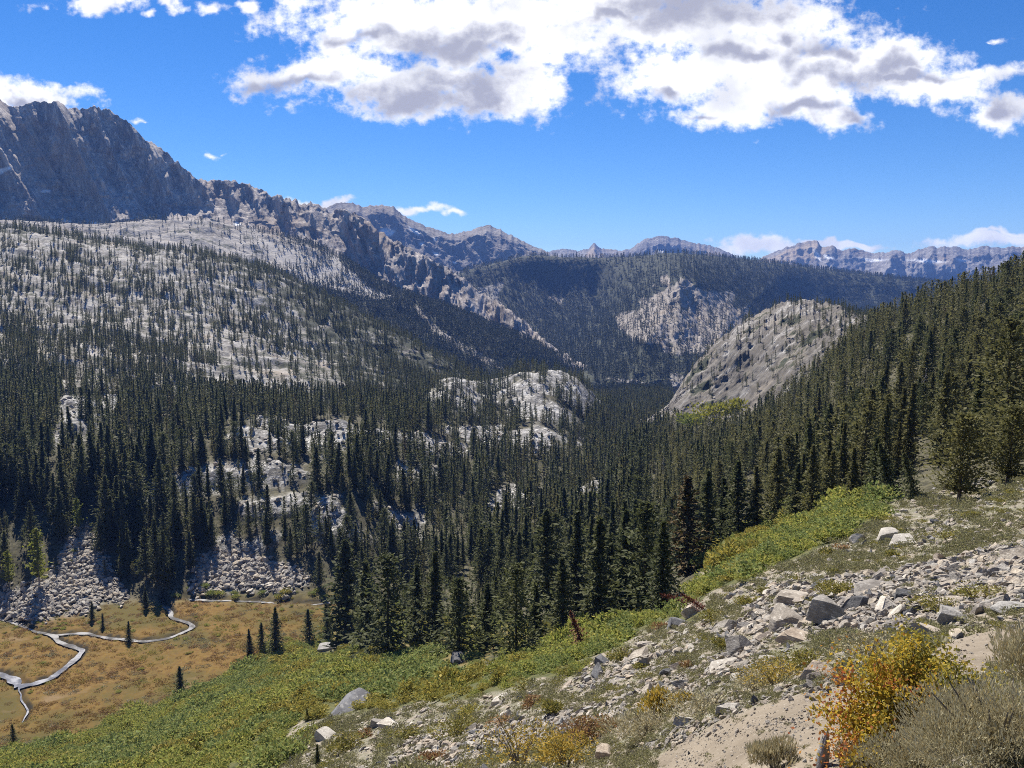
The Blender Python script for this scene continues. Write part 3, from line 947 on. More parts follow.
# 5. wooded mountain in the middle with a pale granite spur
M_WOOD = rock_material('spur_granite', (0.105, 0.097, 0.09), (0.29, 0.27, 0.245), (0.42, 0.39, 0.355), 0.030, vert=1.2)
SPUR = [(655, 290), (680, 276), (705, 288), (735, 300), (755, 318), (735, 340), (715, 350), (708, 372), (690, 352), (660, 345), (625, 335), (612, 322), (635, 305)]


def d_wood(X, Y, Z, A, V, PX, PY):
    f = sstep(V, 0.3, 1.0)
    wob = 10 * fbm2(PX * 0.02, PY * 0.03, 4, 177)
    spur = np.exp(-np.abs(PX + wob - (694 - (PY - 262) * 0.55)) / 60.0)
    rid2 = np.exp(-np.abs(PX + wob - (505 + (PY - 258) * 0.55)) / 48.0)
    rid3 = np.exp(-np.abs(PX + wob - (790 - (PY - 262) * 0.9)) / 30.0)
    g = fbm2((A * 2900 + Z * 0.35) / 230, Y / 1500, 6, 171, 0.55, ridged=True)
    g2 = fbm2(X / 60, Y / 60, 4, 173, 0.6, ridged=True)
    return -(g * 100 + (spur - 0.35) * 330 + (rid2 - 0.35) * 190 * sstep(PY, 268, 310) + rid3 * 110) * f * (1 - sstep(V, 2.0, 3.0)), (g * 14 + g2 * 7) * f * (1 - 0.7 * sstep(V, 2.7, 3.0))


def z_wood(X, Y, Z, A, V, PX, PY):
    sp_ = softpoly(PX, PY, SPUR, 26, 5, 0.035, 4)
    n = fbm2(X / 40, Y / 40, 4, 175)
    scr = 0.85 - 0.75 * sp_ + 0.35 * n
    for q in ([(600, 375), (660, 385), (640, 392)], [(555, 372), (578, 385), (560, 380)], [(478, 288), (505, 282), (498, 296), (505, 312), (490, 300)], [(640, 400), (665, 392), (672, 372), (690, 380), (680, 410)], [(545, 295), (565, 300), (560, 306)]):
        scr = scr - 0.8 * softpoly(PX, PY, q, 5, 6, 0.1, 2)
    return zs(scr, 0 * X, 0.1 + 0 * X, 0.35 * sp_)


L_WOOD = loft('wooded_mountain', [
    [(380, 420, 1650), (600, 415, 1650), (760, 420, 1650), (900, 420, 1700), (1200, 420, 1800)],
    [(380, 380, 2000), (500, 375, 1950), (600, 385, 1900), (680, 385, 1900), (780, 370, 2000), (900, 360, 2100), (1200, 350, 2200)],
    [(380, 310, 2950), (480, 305, 2950), (540, 308, 3050), (590, 305, 3060), (640, 300, 2700), (690, 296, 2620), (750, 302, 2900), (800, 306, 3350), (860, 308, 3550), (1200, 310, 3600)],
    [(380, 290, 3300), (440, 283, 3300), (470, 272, 3300), (500, 264, 3300), (535, 257, 3300), (570, 259, 3300), (625, 259, 3300), (670, 255, 3200), (700, 257, 3300), (745, 261, 3600), (790, 267, 3800), (830, 272, 4000), (870, 277, 4000), (910, 282, 4000), (1000, 290, 4000), (1200, 300, 4000)],
    [(380, 330, 4000), (700, 290, 4200), (910, 310, 4600), (1200, 330, 4600)]],
    [0, 1, 2, 3, 4], (-10, 36), 620, 330, d_wood, z_wood, M_WOOD, jag=1.6, jag_sc=90, seed=41)

# 6. far skyline ranges
M_FAR = rock_material('range_rock', (0.12, 0.11, 0.11), (0.24, 0.225, 0.215), (0.36, 0.34, 0.31), 0.006, warm=(0.36, 0.27, 0.17), vert=0.8)


def d_far(X, Y, Z, A, V, PX, PY):
    f = sstep(V, 0.2, 0.6)
    s = A * 7800
    g = fbm2((s + Z * 0.4) / 500, Z / 1200 + Y / 4000, 6, 181, 0.55, ridged=True)
    g2 = fbm2(X / 160, Y / 160, 4, 183, 0.6, ridged=True)
    return -g * 260 * f * (1 - 0.6 * sstep(V, 0.85, 1.0)), (g * 22 + g2 * 14) * f * (1 - 0.7 * sstep(V, 0.8, 1.0))


def z_far(X, Y, Z, A, V, PX, PY):
    snow = 0
    for q in ([(813, 248), (818, 252), (822, 262), (816, 258)], [(823, 254), (836, 259), (826, 259)], [(858, 258), (890, 260), (872, 262)], [(905, 260), (925, 259), (948, 262), (930, 263)], [(956, 258), (972, 261), (960, 262)],
              [(659, 250), (665, 249), (663, 253), (657, 253)], [(588, 258), (606, 258), (606, 261), (590, 261)], [(672, 246), (676, 248), (670, 249)]):
        snow = snow + softpoly(PX, PY, q, 1.2, 3, 0.15, 1)
    warm = softpoly(PX, PY, [(755, 265), (790, 249), (815, 242), (828, 250), (815, 262), (790, 270)], 3, 3, 0.1, 2) + softpoly(PX, PY, [(582, 259), (594, 246), (605, 259)], 1.5, 4, 0.1, 1)
    scrub = 0.55 * sstep(PY, 262, 278)
    return zs(scrub, snow + 0 * X, 0.3 * sstep(PX, 740, 800) * sstep(PY, 254, 262), warm)


L_FAR = loft('far_range', [
    [(480, 330, 7100), (760, 320, 7150), (1200, 330, 7100)],
    [(480, 258, 8000), (545, 254, 8000), (562, 251, 8000), (578, 253, 8000), (588, 250, 8000), (594, 245, 8000), (600, 250, 8000), (622, 252, 8000), (630, 250, 8000), (638, 245, 8000), (650, 240, 8000), (662, 238, 8000), (676, 240, 8000), (692, 245, 8000), (708, 247, 8000), (722, 252, 8000), (738, 259, 8000), (752, 263, 8000),
     (768, 257, 8000), (790, 248, 8000), (806, 244, 8000), (816, 243, 8000), (822, 250, 8000), (832, 248, 8000), (842, 253, 8000), (852, 250, 8000), (868, 254, 8000), (884, 255, 8000), (896, 252, 8000), (908, 256, 8000), (922, 251, 8000), (936, 249, 8000), (952, 249, 8000), (968, 252, 8000), (984, 249, 8000), (1000, 250, 8000), (1020, 249, 8000), (1060, 247, 8000), (1200, 240, 8000)],
    [(480, 290, 9500), (760, 290, 9500), (1200, 290, 9500)]],
    [0, 1, 2], (-3, 40), 700, 200, d_far, z_far, M_FAR, jag=3.0, jag_sc=80, seed=51, sharp=0.7)

# 7. granite dome at the foot of the right hillside
M_DOME = rock_material('dome_granite', (0.11, 0.105, 0.10), (0.36, 0.348, 0.33), (0.55, 0.535, 0.51), 0.085, warm=(0.28, 0.245, 0.20), slant=True, bump=2.0)


def d_dome(X, Y, Z, A, V, PX, PY):
    f = sstep(V, 0.2, 0.6) * (1 - 0.5 * sstep(V, 1.8, 2.0))
    u = (X * 0.75 + Z * 0.66)
    w = (Z * 0.75 - X * 0.66)
    g = fbm2(w / 34 + 0.15 * fbm2(X / 40, Z / 40, 3, 3), u / 150, 6, 191, 0.6, ridged=True)
    g3 = fbm3(X / 14, Y / 14, Z / 14, 4, 193, 0.6)
    st = sstep(fbm2(w / 26, u / 120, 4, 197), -0.1, 0.1)
    return -(g * 16 + st * 9 + g3 * 4.0) * f, (g * 5.0 + g3 * 2.5) * f


def z_dome(X, Y, Z, A, V, PX, PY):
    n = fbm3(X / 25, Y / 25, Z / 25, 4, 195)
    scr = 0.30 + 0.75 * n + 0.9 * sstep(PX + (PY - 350) * 0.9, 850, 890)
    return zs(scr, 0 * X, 0 * X, 0.2 + 0.6 * sstep(n, 0.1, 0.4))


L_DOME = loft('granite_dome', [
    [(640, 450, 800), (670, 450, 760), (720, 470, 720), (780, 470, 640), (840, 450, 560), (900, 420, 500)],
    [(640, 428, 850), (667, 418, 830), (700, 425, 800), (740, 430, 750), (780, 420, 690), (840, 390, 620), (900, 370, 560)],
    [(640, 425, 940), (666, 412, 940), (680, 390, 945), (695, 368, 950), (715, 348, 955), (740, 328, 960), (762, 316, 960), (780, 308, 960), (800, 304, 955), (830, 308, 940), (860, 318, 900), (900, 330, 860)],
    [(640, 440, 1100), (666, 430, 1100), (715, 385, 1150), (780, 345, 1150), (840, 340, 1150), (900, 350, 1100)]],
    [0, 1, 2, 3], (9, 25.5), 420, 330, d_dome, z_dome, M_DOME, jag=5.0, jag_sc=70, seed=61)

# ------------------------------------------------------------------ haze: one closed box of thin air
def haze():
    x0, x1, y0, y1, z0, z1_ = -9000.0, 9500.0, -300.0, 10500.0, float(min(Zg.min(), min(L['P'][..., 2].min() for L in LAYERS))) - 1.0, float(max(L['P'][..., 2].max() for L in LAYERS)) + 20.0
    V = [(x, y, z) for z in (z0, z1_) for (x, y) in ((x0, y0), (x1, y0), (x1, y1), (x0, y1))]
    T = [(3, 2, 1, 0), (4, 5, 6, 7), (0, 1, 5, 4), (1, 2, 6, 5), (2, 3, 7, 6), (3, 0, 4, 7)]
    m, N = new_mat('haze_air')
    pv = N.n('ShaderNodeVolumePrincipled')
    pv.inputs['Color'].default_value = (0.21, 0.40, 1.0, 1)
    pv.inputs['Density'].default_value = HAZE_DENSITY
    pv.inputs['Anisotropy'].default_value = 0.0
    N.n('ShaderNodeOutputMaterial', ins={1: pv.outputs[0]})
    o = link('haze', tri_mesh('haze', V, T, m), kind='stuff')


HAZE_DENSITY = 0.00006
haze()

# ------------------------------------------------------------------ plant materials
rng = np.random.default_rng(7)


def leaf_material(name, a, b, c=None, trans=0.3, rough=0.65, obj_var=0.5):
    """a..b by leaf, c mixed in for some leaves; each plant a little different"""
    m, N = new_mat(name)
    at = N.n('ShaderNodeAttribute', attribute_name='leaf')
    sp_ = N.n('ShaderNodeSeparateColor', ins={0: at.outputs['Color']})
    oi = N.n('ShaderNodeObjectInfo')
    f = N.m('ADD', N.m('MULTIPLY', sp_.outputs[0], 1 - obj_var), N.m('MULTIPLY', oi.outputs['Random'], obj_var))
    col = N.mix(f, a, b)
    if c is not None:
        col = N.mix(N.step(sp_.outputs[1], 0.62, 0.72), col, c)
    d = N.n('ShaderNodeBsdfPrincipled', ins={'Base Color': col, 'Roughness': rough})
    d.inputs['Specular IOR Level'].default_value = 0.15
    if trans > 0:
        t = N.n('ShaderNodeBsdfTranslucent', ins={'Color': col})
        mx = N.n('ShaderNodeMixShader', ins={0: trans, 1: d.outputs[0], 2: t.outputs[0]})
        N.n('ShaderNodeOutputMaterial', ins={0: mx.outputs[0]})
    else:
        N.n('ShaderNodeOutputMaterial', ins={0: d.outputs[0]})
    return m


M_NEEDLE = leaf_material('conifer_needles', (0.060, 0.074, 0.030), (0.135, 0.142, 0.056), trans=0.4, obj_var=0.45)
M_NEEDLE_OLIVE = leaf_material('olive_needles', (0.098, 0.102, 0.040), (0.185, 0.170, 0.064), trans=0.4, obj_var=0.4)
M_NEEDLE_DARK = leaf_material('dark_needles', (0.034, 0.045, 0.024), (0.072, 0.082, 0.040), trans=0.3)
M_NEEDLE_RED = leaf_material('dead_needles', (0.12, 0.035, 0.022), (0.20, 0.075, 0.045), trans=0.1)
M_NEEDLE_TAN = leaf_material('fading_needles', (0.11, 0.075, 0.030), (0.16, 0.11, 0.04), (0.05, 0.06, 0.02), trans=0.2)
M_ASPEN = leaf_material('aspen_leaves', (0.13, 0.17, 0.03), (0.24, 0.25, 0.045), trans=0.4)
M_LIME = leaf_material('lime_leaves', (0.26, 0.26, 0.03), (0.34, 0.31, 0.04), trans=0.4)
M_WILLOW = leaf_material('willow_leaves', (0.20, 0.235, 0.052), (0.31, 0.33, 0.085), (0.38, 0.35, 0.09), trans=0.5)
M_WILLOW_B = leaf_material('grey_willow_leaves', (0.155, 0.205, 0.062), (0.25, 0.29, 0.09), (0.30, 0.30, 0.09), trans=0.45)
M_WILLOW_Y = leaf_material('turning_willow_leaves', (0.28, 0.25, 0.055), (0.42, 0.34, 0.075), (0.20, 0.21, 0.055), trans=0.35)
M_BUSH_G = leaf_material('green_bush_leaves', (0.16, 0.16, 0.042), (0.27, 0.25, 0.065), (0.32, 0.26, 0.07), trans=0.3)
M_BUSH_Y = leaf_material('yellow_bush_leaves', (0.36, 0.26, 0.05), (0.52, 0.36, 0.07), (0.24, 0.21, 0.055), trans=0.35)
M_BUSH_R = leaf_material('rust_bush_leaves', (0.24, 0.13, 0.06), (0.37, 0.22, 0.11), (0.28, 0.21, 0.08), trans=0.25)
M_SAGE = leaf_material('sage_leaves', (0.32, 0.295, 0.185), (0.50, 0.455, 0.30), (0.40, 0.33, 0.18), trans=0.2)
M_MAT = leaf_material('low_mat_leaves', (0.20, 0.185, 0.10), (0.31, 0.285, 0.165), (0.23, 0.225, 0.085), trans=0.2)
M_GRASS = leaf_material('dry_grass_blades', (0.25, 0.23, 0.145), (0.38, 0.345, 0.23), (0.21, 0.21, 0.105), trans=0.25)


def plain_material(name, a, b, scale, rough=0.9, bump=0.3):
    m, N = new_mat(name)
    tc_ = N.n('ShaderNodeTexCoord').outputs['Object']
    n = N.noise(tc_, scale, 6, 0.65)
    bp = N.n('ShaderNodeBump', ins={'Strength': bump, 'Distance': 0.05, 'Height': n})
    p = N.n('ShaderNodeBsdfPrincipled', ins={'Base Color': N.mix(N.step(n, 0.35, 0.65), a, b), 'Roughness': rough, 'Normal': bp.outputs[0]})
    p.inputs['Specular IOR Level'].default_value = 0.2
    N.n('ShaderNodeOutputMaterial', ins={0: p.outputs[0]})
    return m


M_BARK = plain_material('conifer_bark', (0.06, 0.045, 0.035), (0.14, 0.105, 0.08), 6.0)
M_TWIG = plain_material('twigs', (0.12, 0.10, 0.08), (0.24, 0.21, 0.175), 30.0)
M_DEADWOOD = plain_material('grey_deadwood', (0.20, 0.18, 0.16), (0.36, 0.33, 0.30), 8.0)


# ------------------------------------------------------------------ plant shapes
def leaf_quads(C, D, Nn, Ln, Wd, r):
    """diamond leaves: centre, direction, side vector, length, width"""
    D = D / (np.linalg.norm(D, axis=1)[:, None] + 1e-9)
    S = np.cross(D, Nn)
    S = S / (np.linalg.norm(S, axis=1)[:, None] + 1e-9)
    L = Ln[:, None] * 0.5
    Wv = Wd[:, None] * 0.5
    V = np.stack([C - D * L, C + S * Wv - D * L * 0.1, C + D * L, C - S * Wv - D * L * 0.1], 1).reshape(-1, 3)
    T = np.arange(len(V)).reshape(-1, 4)
    return V, T


def leaf_mesh(name, V, T, mat, r, extra=None):
    """extra = (V, T, mat) for wood merged into the same mesh (far trees)"""
    n = len(T)
    mi = None
    mats = [mat]
    if extra is not None:
        V2, T2, m2 = extra
        T = np.concatenate([T, np.asarray(T2) + len(V)])
        V = np.concatenate([V, V2])
        mi = np.zeros(len(T), np.int32)
        mi[n:] = 1
        mats = [mat, m2]
    me = tri_mesh(name, V, T, mats, mi)
    at = me.attributes.new('leaf', 'FLOAT_COLOR', 'FACE')
    cols = r.random((len(T), 4)).astype(np.float32)
    at.data.foreach_set('color', cols.reshape(-1))
    return me


def tube(pts, rads, sides=6):
    """tapered tube through points; closed tip"""
    pts = np.asarray(pts, float)
    V, T = [], []
    for k in range(len(pts)):
        d = pts[min(k + 1, len(pts) - 1)] - pts[max(k - 1, 0)]
        d = d / (np.linalg.norm(d) + 1e-9)
        a = np.cross(d, (0.31, 0.95, 0.1) if abs(d[2]) > 0.5 else (0, 0, 1.0))
        a /= np.linalg.norm(a) + 1e-9
        b = np.cross(d, a)
        for s in range(sides):
            t = 2 * math.pi * s / sides
            V.append(pts[k] + (a * math.cos(t) + b * math.sin(t)) * rads[k])
    for k in range(len(pts) - 1):
        for s in range(sides):
            s2 = (s + 1) % sides
            T.append((k * sides + s, k * sides + s2, (k + 1) * sides + s2, (k + 1) * sides + s))
    return np.array(V), np.array(T)


def conifer(seed, H=20.0, rad=2.3, nb=120, ns=9, spray=(0.95, 0.34), base=0.10, power=0.8, droop=-0.25, ragged=0.35, lean=0.0):
    r = np.random.default_rng(seed)
    i = np.arange(nb)
    t = base + (1 - base) * ((i + r.random(nb)) / nb) ** 1.05
    az = i * 2.39996 + r.normal(0, 0.5, nb)
    prof = (1 - t) ** power * np.minimum(1, 0.35 + (t - base) / 0.14)
    sector = 1 + ragged * fbm2(np.cos(az) * 1.3 + t * 5 + seed, np.sin(az) * 1.3 + seed * 3.1, 3, seed)
    ln = np.maximum(rad * prof * (0.55 + 0.65 * r.random(nb)) * sector, 0.22)
    slope = droop + (0.55 - droop) * t ** 2 + r.normal(0, 0.10, nb)
    hole = fbm2(np.cos(az) * 2.2 + t * 9 + seed * 1.7, np.sin(az) * 2.2 - t * 7, 2, seed + 3)
    ln = np.where((hole < -0.42) & (t < 0.9), ln * 0.5, ln)
    k = np.tile(np.linspace(0.12, 1.0, ns), nb)
    k = np.clip(k + r.normal(0, 0.05, nb * ns), 0.04, 1.06)
    B = np.repeat(np.arange(nb), ns)
    rr = ln[B] * k
    zc = H * t[B] + rr * slope[B] + 0.16 * rr * k
    spread = 0.20 + 0.22 * ln[B] * k
    C = np.stack([np.cos(az[B]) * rr, np.sin(az[B]) * rr, zc], 1) + r.normal(0, 1, (nb * ns, 3)) * spread[:, None] * np.array([0.55, 0.55, 0.32])
    out = np.stack([np.cos(az[B]), np.sin(az[B]), slope[B] + 0.2], 1)
    D = out + r.normal(0, 0.55, C.shape)
    Nn = np.array([0, 0, 1.0]) + r.normal(0, 0.75, C.shape)
    Ln = spray[0] * (0.6 + 0.7 * r.random(nb * ns)) * (0.55 + 0.45 * (1 - t[B]))
    Wd = spray[1] * (0.7 + 0.6 * r.random(nb * ns))
    # leader
    nl = 10
    C2 = np.stack([r.normal(0, 0.06, nl), r.normal(0, 0.06, nl), H * np.linspace(0.965, 1.0, nl)], 1)
    D2 = np.array([0, 0, 1.0]) + r.normal(0, 0.35, (nl, 3))
    V, T = leaf_quads(np.concatenate([C, C2]), np.concatenate([D, D2]), np.concatenate([Nn, r.normal(0, 1, (nl, 3))]),
                      np.concatenate([Ln, np.full(nl, spray[0] * 0.8)]), np.concatenate([Wd, np.full(nl, spray[1] * 0.7)]), r)
    V[:, 0] += lean * V[:, 2]
    zz_ = np.linspace(0, H * 0.97, 7)
    tr = tube(np.stack([lean * zz_ + 0.08 * np.sin(zz_ * 0.5 + seed), 0.08 * np.cos(zz_ * 0.4 + seed), zz_ - 0.6 * (zz_ == 0)], 1), np.linspace(H * 0.0145, 0.02, 7) * np.array([1.35, 1, 1, 1, 1, 1, 1]), 6)
    return V, T, tr


def bush_mesh(seed, n=260, leaf=0.10, lw=0.55, hz=0.75, up=0.6, lobes=7, mat=None, name='bush'):
    """unit bush: about 1 m across, hz m high, made of leaves on a few lobes"""
    r = np.random.default_rng(seed)
    la = r.random(lobes) * 6.283
    lr = 0.34 * np.sqrt(r.random(lobes))
    LC = np.stack([np.cos(la) * lr, np.sin(la) * lr, hz * (0.35 + 0.3 * r.random(lobes))], 1)
    LS = 0.16 + 0.12 * r.random(lobes)
    w = r.integers(0, lobes, n)
    d = r.normal(0, 1, (n, 3))
    d /= np.linalg.norm(d, axis=1)[:, None]
    rad = LS[w] * (0.55 + 0.5 * r.random(n) ** 0.5)
    C = LC[w] + d * rad[:, None] * np.array([1.15, 1.15, hz * 1.15])
    C[:, 2] = np.abs(C[:, 2])
    D = d * 0.7 + np.array([0, 0, up]) + r.normal(0, 0.4, (n, 3))
    Nn = r.normal(0, 1, (n, 3))
    ln = leaf * (0.6 + 0.8 * r.random(n))
    V, T = leaf_quads(C, D, Nn, ln, ln * lw, r)
    return V, T


def bush_stems(seed, n=9, hz=0.75, rad=0.012, spread=0.36):
    r = np.random.default_rng(seed + 1000)
    Vs, Ts, b0 = [], [], 0
    for k in range(n):
        a = r.random() * 6.283
        q = spread * (0.4 + 0.6 * r.random())
        p = [(0.03 * math.cos(a), 0.03 * math.sin(a), -0.05), (q * 0.5 * math.cos(a), q * 0.5 * math.sin(a), hz * 0.4), (q * math.cos(a + 0.2), q * math.sin(a + 0.2), hz * 0.8)]
        V, T = tube(p, (rad, rad * 0.7, rad * 0.3), 4)
        Vs.append(V)
        Ts.append(T + b0)
        b0 += len(V)
    return np.concatenate(Vs), np.concatenate(Ts)


def tuft(seed, n=70, h=0.45, spread=0.3):
    r = np.random.default_rng(seed)
    a = r.random(n) * 6.283
    q = spread * np.sqrt(r.random(n))
    lean = np.stack([np.cos(a) * q, np.sin(a) * q, np.zeros(n)], 1)
    D = np.stack([np.cos(a) * 0.5 + r.normal(0, 0.3, n), np.sin(a) * 0.5 + r.normal(0, 0.3, n), np.full(n, 1.0)], 1)
    D /= np.linalg.norm(D, axis=1)[:, None]
    ln = h * (0.5 + 0.6 * r.random(n))
    return leaf_quads(lean + D * ln[:, None] * 0.48, D, r.normal(0, 1, (n, 3)), ln, 0.045 + 0.03 * r.random(n), r)


def rock_shape(seed, flat=0.5, elong=1.3, cuts=12, sub=3, face=False):
    """angular block: a ball cut by planes, about 1 m across, sitting with its middle near z = 0.2"""
    r = np.random.default_rng(seed)
    bm = bmesh.new()
    bmesh.ops.create_icosphere(bm, subdivisions=sub, radius=0.62)
    V = np.array([v.co[:] for v in bm.verts])
    T = np.array([[v.index for v in f.verts] for f in bm.faces])
    bm.free()
    for _ in range(cuts):
        n = r.normal(0, 1, 3) * np.array([1, 1, 0.8])
        n /= np.linalg.norm(n)
        d = 0.17 + 0.24 * r.random()
        s = V @ n - d
        V = V - np.maximum(s, 0)[:, None] * n
    if face:
        for n, d in ((np.array([-0.35, -0.92, 0.12]), 0.16), (np.array([-0.9, 0.2, 0.1]), 0.26)):
            n = n / np.linalg.norm(n)
            V = V - np.maximum(V @ n - d, 0)[:, None] * n
    V += 0.008 * np.stack([fbm3(V[:, 0] * 5 + q, V[:, 1] * 5, V[:, 2] * 5, 3, seed + q) for q in range(3)], 1)
    V = V / (V.max(0) - V.min(0))
    V = V * np.array([1.0, 1.0 / elong, flat])
    a = r.normal(0, 0.22)
    c, s = math.cos(a), math.sin(a)
    V = V @ np.array([[c, 0, s], [0, 1, 0], [-s, 0, c]])
    V[:, 2] += flat * 0.22
    return V, T


def rock_mat(name, dark, light, lichen):
    m, N = new_mat(name)
    oc = N.n('ShaderNodeTexCoord').outputs['Object']
    oi = N.n('ShaderNodeObjectInfo')
    n1 = N.noise(oc, 2.6, 7, 0.7)
    n2 = N.noise(N.v('MULTIPLY', oc, (1.0, 1.0, 3.0)), 9.0, 6, 0.7)
    c = N.mix(N.step(n1, 0.35, 0.65), dark, light)
    c = N.mix(N.step(n2, 0.54, 0.66), c, lichen)
    c = N.mix(N.m('MULTIPLY', N.step(n2, 0.45, 0.36), 0.5), c, tuple(q * 0.5 for q in dark))
    v = N.m('ADD', 0.70, N.m('MULTIPLY', oi.outputs['Random'], 0.55))
    h = N.n('ShaderNodeHueSaturation', ins={'Value': v, 'Color': c, 'Saturation': N.m('ADD', 0.7, N.m('MULTIPLY', oi.outputs['Random'], 0.7))})
    b = N.n('ShaderNodeBump', ins={'Strength': 0.6, 'Distance': 0.06, 'Height': N.m('ADD', n1, N.m('MULTIPLY', n2, 0.5))})
    p = N.n('ShaderNodeBsdfPrincipled', ins={'Base Color': h.outputs[0], 'Roughness': 0.8, 'Normal': b.outputs[0]})
    p.inputs['Specular IOR Level'].default_value = 0.35
    N.n('ShaderNodeOutputMaterial', ins={0: p.outputs[0]})
    return m


M_ROCK = rock_mat('grey_rock', (0.21, 0.18, 0.147), (0.40, 0.358, 0.30), (0.54, 0.495, 0.43))
M_ROCK_TAN = rock_mat('tan_rock', (0.24, 0.20, 0.165), (0.40, 0.35, 0.29), (0.48, 0.44, 0.38))
M_ROCK_DARK = rock_mat('dark_rock', (0.06, 0.06, 0.065), (0.15, 0.15, 0.155), (0.24, 0.235, 0.225))
M_ROCK_PALE = rock_mat('pale_rock', (0.30, 0.275, 0.24), (0.46, 0.43, 0.38), (0.57, 0.54, 0.49))


# ------------------------------------------------------------------ scattered stuff (what nobody could count)
def stuff(name, protos, P, S, ROT, IDX, **props):
    """one object whose geometry nodes set copies of the shapes PROTOS at the points P"""
    coll = bpy.data.collections.new(name + '_shapes')
    for k, me in enumerate(protos):
        po = bpy.data.objects.new('%s_shape_%02d' % (name, k), me)
        coll.objects.link(po)
    n = len(P)
    me = bpy.data.meshes.new(name)
    me.vertices.add(n)
    me.vertices.foreach_set('co', np.asarray(P, np.float32).reshape(-1))
    a = me.attributes.new('scl', 'FLOAT_VECTOR', 'POINT')
    a.data.foreach_set('vector', np.asarray(S, np.float32).reshape(-1))
    a = me.attributes.new('rot', 'FLOAT_VECTOR', 'POINT')
    a.data.foreach_set('vector', np.asarray(ROT, np.float32).reshape(-1))
    a = me.attributes.new('idx', 'INT', 'POINT')
    a.data.foreach_set('value', np.asarray(IDX, np.int32))
    o = link(name, me, kind='stuff', **props)
    ng = bpy.data.node_groups.new(name, 'GeometryNodeTree')
    ng.interface.new_socket('Geometry', in_out='INPUT', socket_type='NodeSocketGeometry')
    ng.interface.new_socket('Geometry', in_out='OUTPUT', socket_type='NodeSocketGeometry')
    gi = ng.nodes.new('NodeGroupInput')
    go = ng.nodes.new('NodeGroupOutput')
    ci = ng.nodes.new('GeometryNodeCollectionInfo')
    ci.inputs['Collection'].default_value = coll
    ci.inputs['Separate Children'].default_value = True
    ci.inputs['Reset Children'].default_value = True
    ip = ng.nodes.new('GeometryNodeInstanceOnPoints')
    ip.inputs['Pick Instance'].default_value = True

    def attr(nm, ty):
        q = ng.nodes.new('GeometryNodeInputNamedAttribute')
        q.data_type = ty
        q.inputs['Name'].default_value = nm
        return q.outputs['Attribute']
    mp = ng.nodes.new('GeometryNodeMeshToPoints')
    L_ = ng.links.new
    L_(gi.outputs[0], mp.inputs['Mesh'])
    L_(mp.outputs[0], ip.inputs['Points'])
    L_(ci.outputs[0], ip.inputs['Instance'])
    L_(attr('idx', 'INT'), ip.inputs['Instance Index'])
    L_(attr('rot', 'FLOAT_VECTOR'), ip.inputs['Rotation'])
    L_(attr('scl', 'FLOAT_VECTOR'), ip.inputs['Scale'])
    L_(ip.outputs[0], go.inputs[0])
    md = o.modifiers.new('scatter', 'NODES')
    md.node_group = ng
    return o


def scatter(P, dens):
    """random points on a sheet P (nv, nu, 3), dens per square metre of plan at its points"""
    a = P[1:, :-1] - P[:-1, :-1]
    b = P[:-1, 1:] - P[:-1, :-1]
    area = np.abs(a[..., 0] * b[..., 1] - a[..., 1] * b[..., 0])
    w = area * dens[:-1, :-1]
    n = rng.poisson(w.sum())
    cs = np.cumsum(w.reshape(-1))
    k = np.searchsorted(cs, rng.random(n) * cs[-1])
    k = np.minimum(k, len(cs) - 1)
    i, j = np.divmod(k, w.shape[1])
    u, v = rng.random(n), rng.random(n)
    return i + v, j + u


def thin(x, y, d):
    """drop points that share a cell of size d"""
    key = np.floor(x / d).astype(np.int64) * 1000003 + np.floor(y / d).astype(np.int64)
    _, first = np.unique(key, return_index=True)
    m = np.zeros(len(x), bool)
    m[first] = True
    return m

# ------------------------------------------------------------------ the forest: where every conifer stands
def poly_any(px, py, polys):
    r = np.zeros(np.shape(px), bool)
    for q in polys:
        r |= inpoly(px, py, q)
    return r


Pg = np.stack([Xg, Yg, Zg], -1)
D = np.zeros_like(Zg)
jx2, jy2 = jit(PXg, PYg, 8, 15)
base_forest = inpoly(jx2, jy2, [(-300, 598), (-300, 384), (480, 372), (600, 372), (668, 372), (680, 436), (745, 428), (800, 390), (850, 348), (880, 322), (1040, 262), (1300, 165), (1300, 430), (1030, 462), (960, 480), (900, 488), (840, 500), (780, 514), (720, 538), (700, 556), (664, 590), (610, 606), (530, 622), (440, 634), (350, 616), (330, 596), (130, 596), (90, 585)])
D += 0.026 * base_forest * np.where(PXg > 650, 1.45, 1.0)
D *= np.where(PXg < 150, 1.35, 1.0)
D *= 1 - np.where(PXg > 400, 0.86, 0.90) * granite
D *= 1 - 0.97 * np.clip(talus + 1.3 * blur(talus, 40), 0, 1)
D *= (meadow < 0.05) * (bank < 0.3)
clump = fbm2(Xg / 45, Yg / 45, 3, 201)
D *= np.where(PXg < 640, 0.35 + 0.95 * sstep(clump, -0.35, 0.1), 0.85)
D *= np.where((PXg > 640) & (PYg < 500), 1.15, 1.0)
D = np.where(base_forest & (PXg > 345) & (PXg < 680) & (PYg > 555), np.maximum(D, 0.032 * (1 - granite)), D)
D *= 1 - 0.93 * softpoly(PXg, PYg, [(668, 432), (690, 418), (720, 410), (742, 412), (735, 432), (700, 440), (675, 445)], 4, 2)
D *= 1 - 0.9 * softpoly(PXg, PYg, [(560, 512), (585, 495), (605, 492), (600, 512), (575, 522)], 4, 2)
D[(np.abs(AZg) > 1.05) | (Rg > 2090) | (Yg < 0.3) | (PXg < -90) | (PXg > 1110)] = 0
fi, fj = scatter(Pg, D)
tx, ty, tz = [bilinear(Pg[..., k], fi, fj) for k in range(3)]
ok = thin(tx, ty, 2.9)
tx, ty, tz = tx[ok], ty[ok], tz[ok]
tpx, tpy = project(tx, ty, tz)
tr0 = np.hypot(tx, ty)
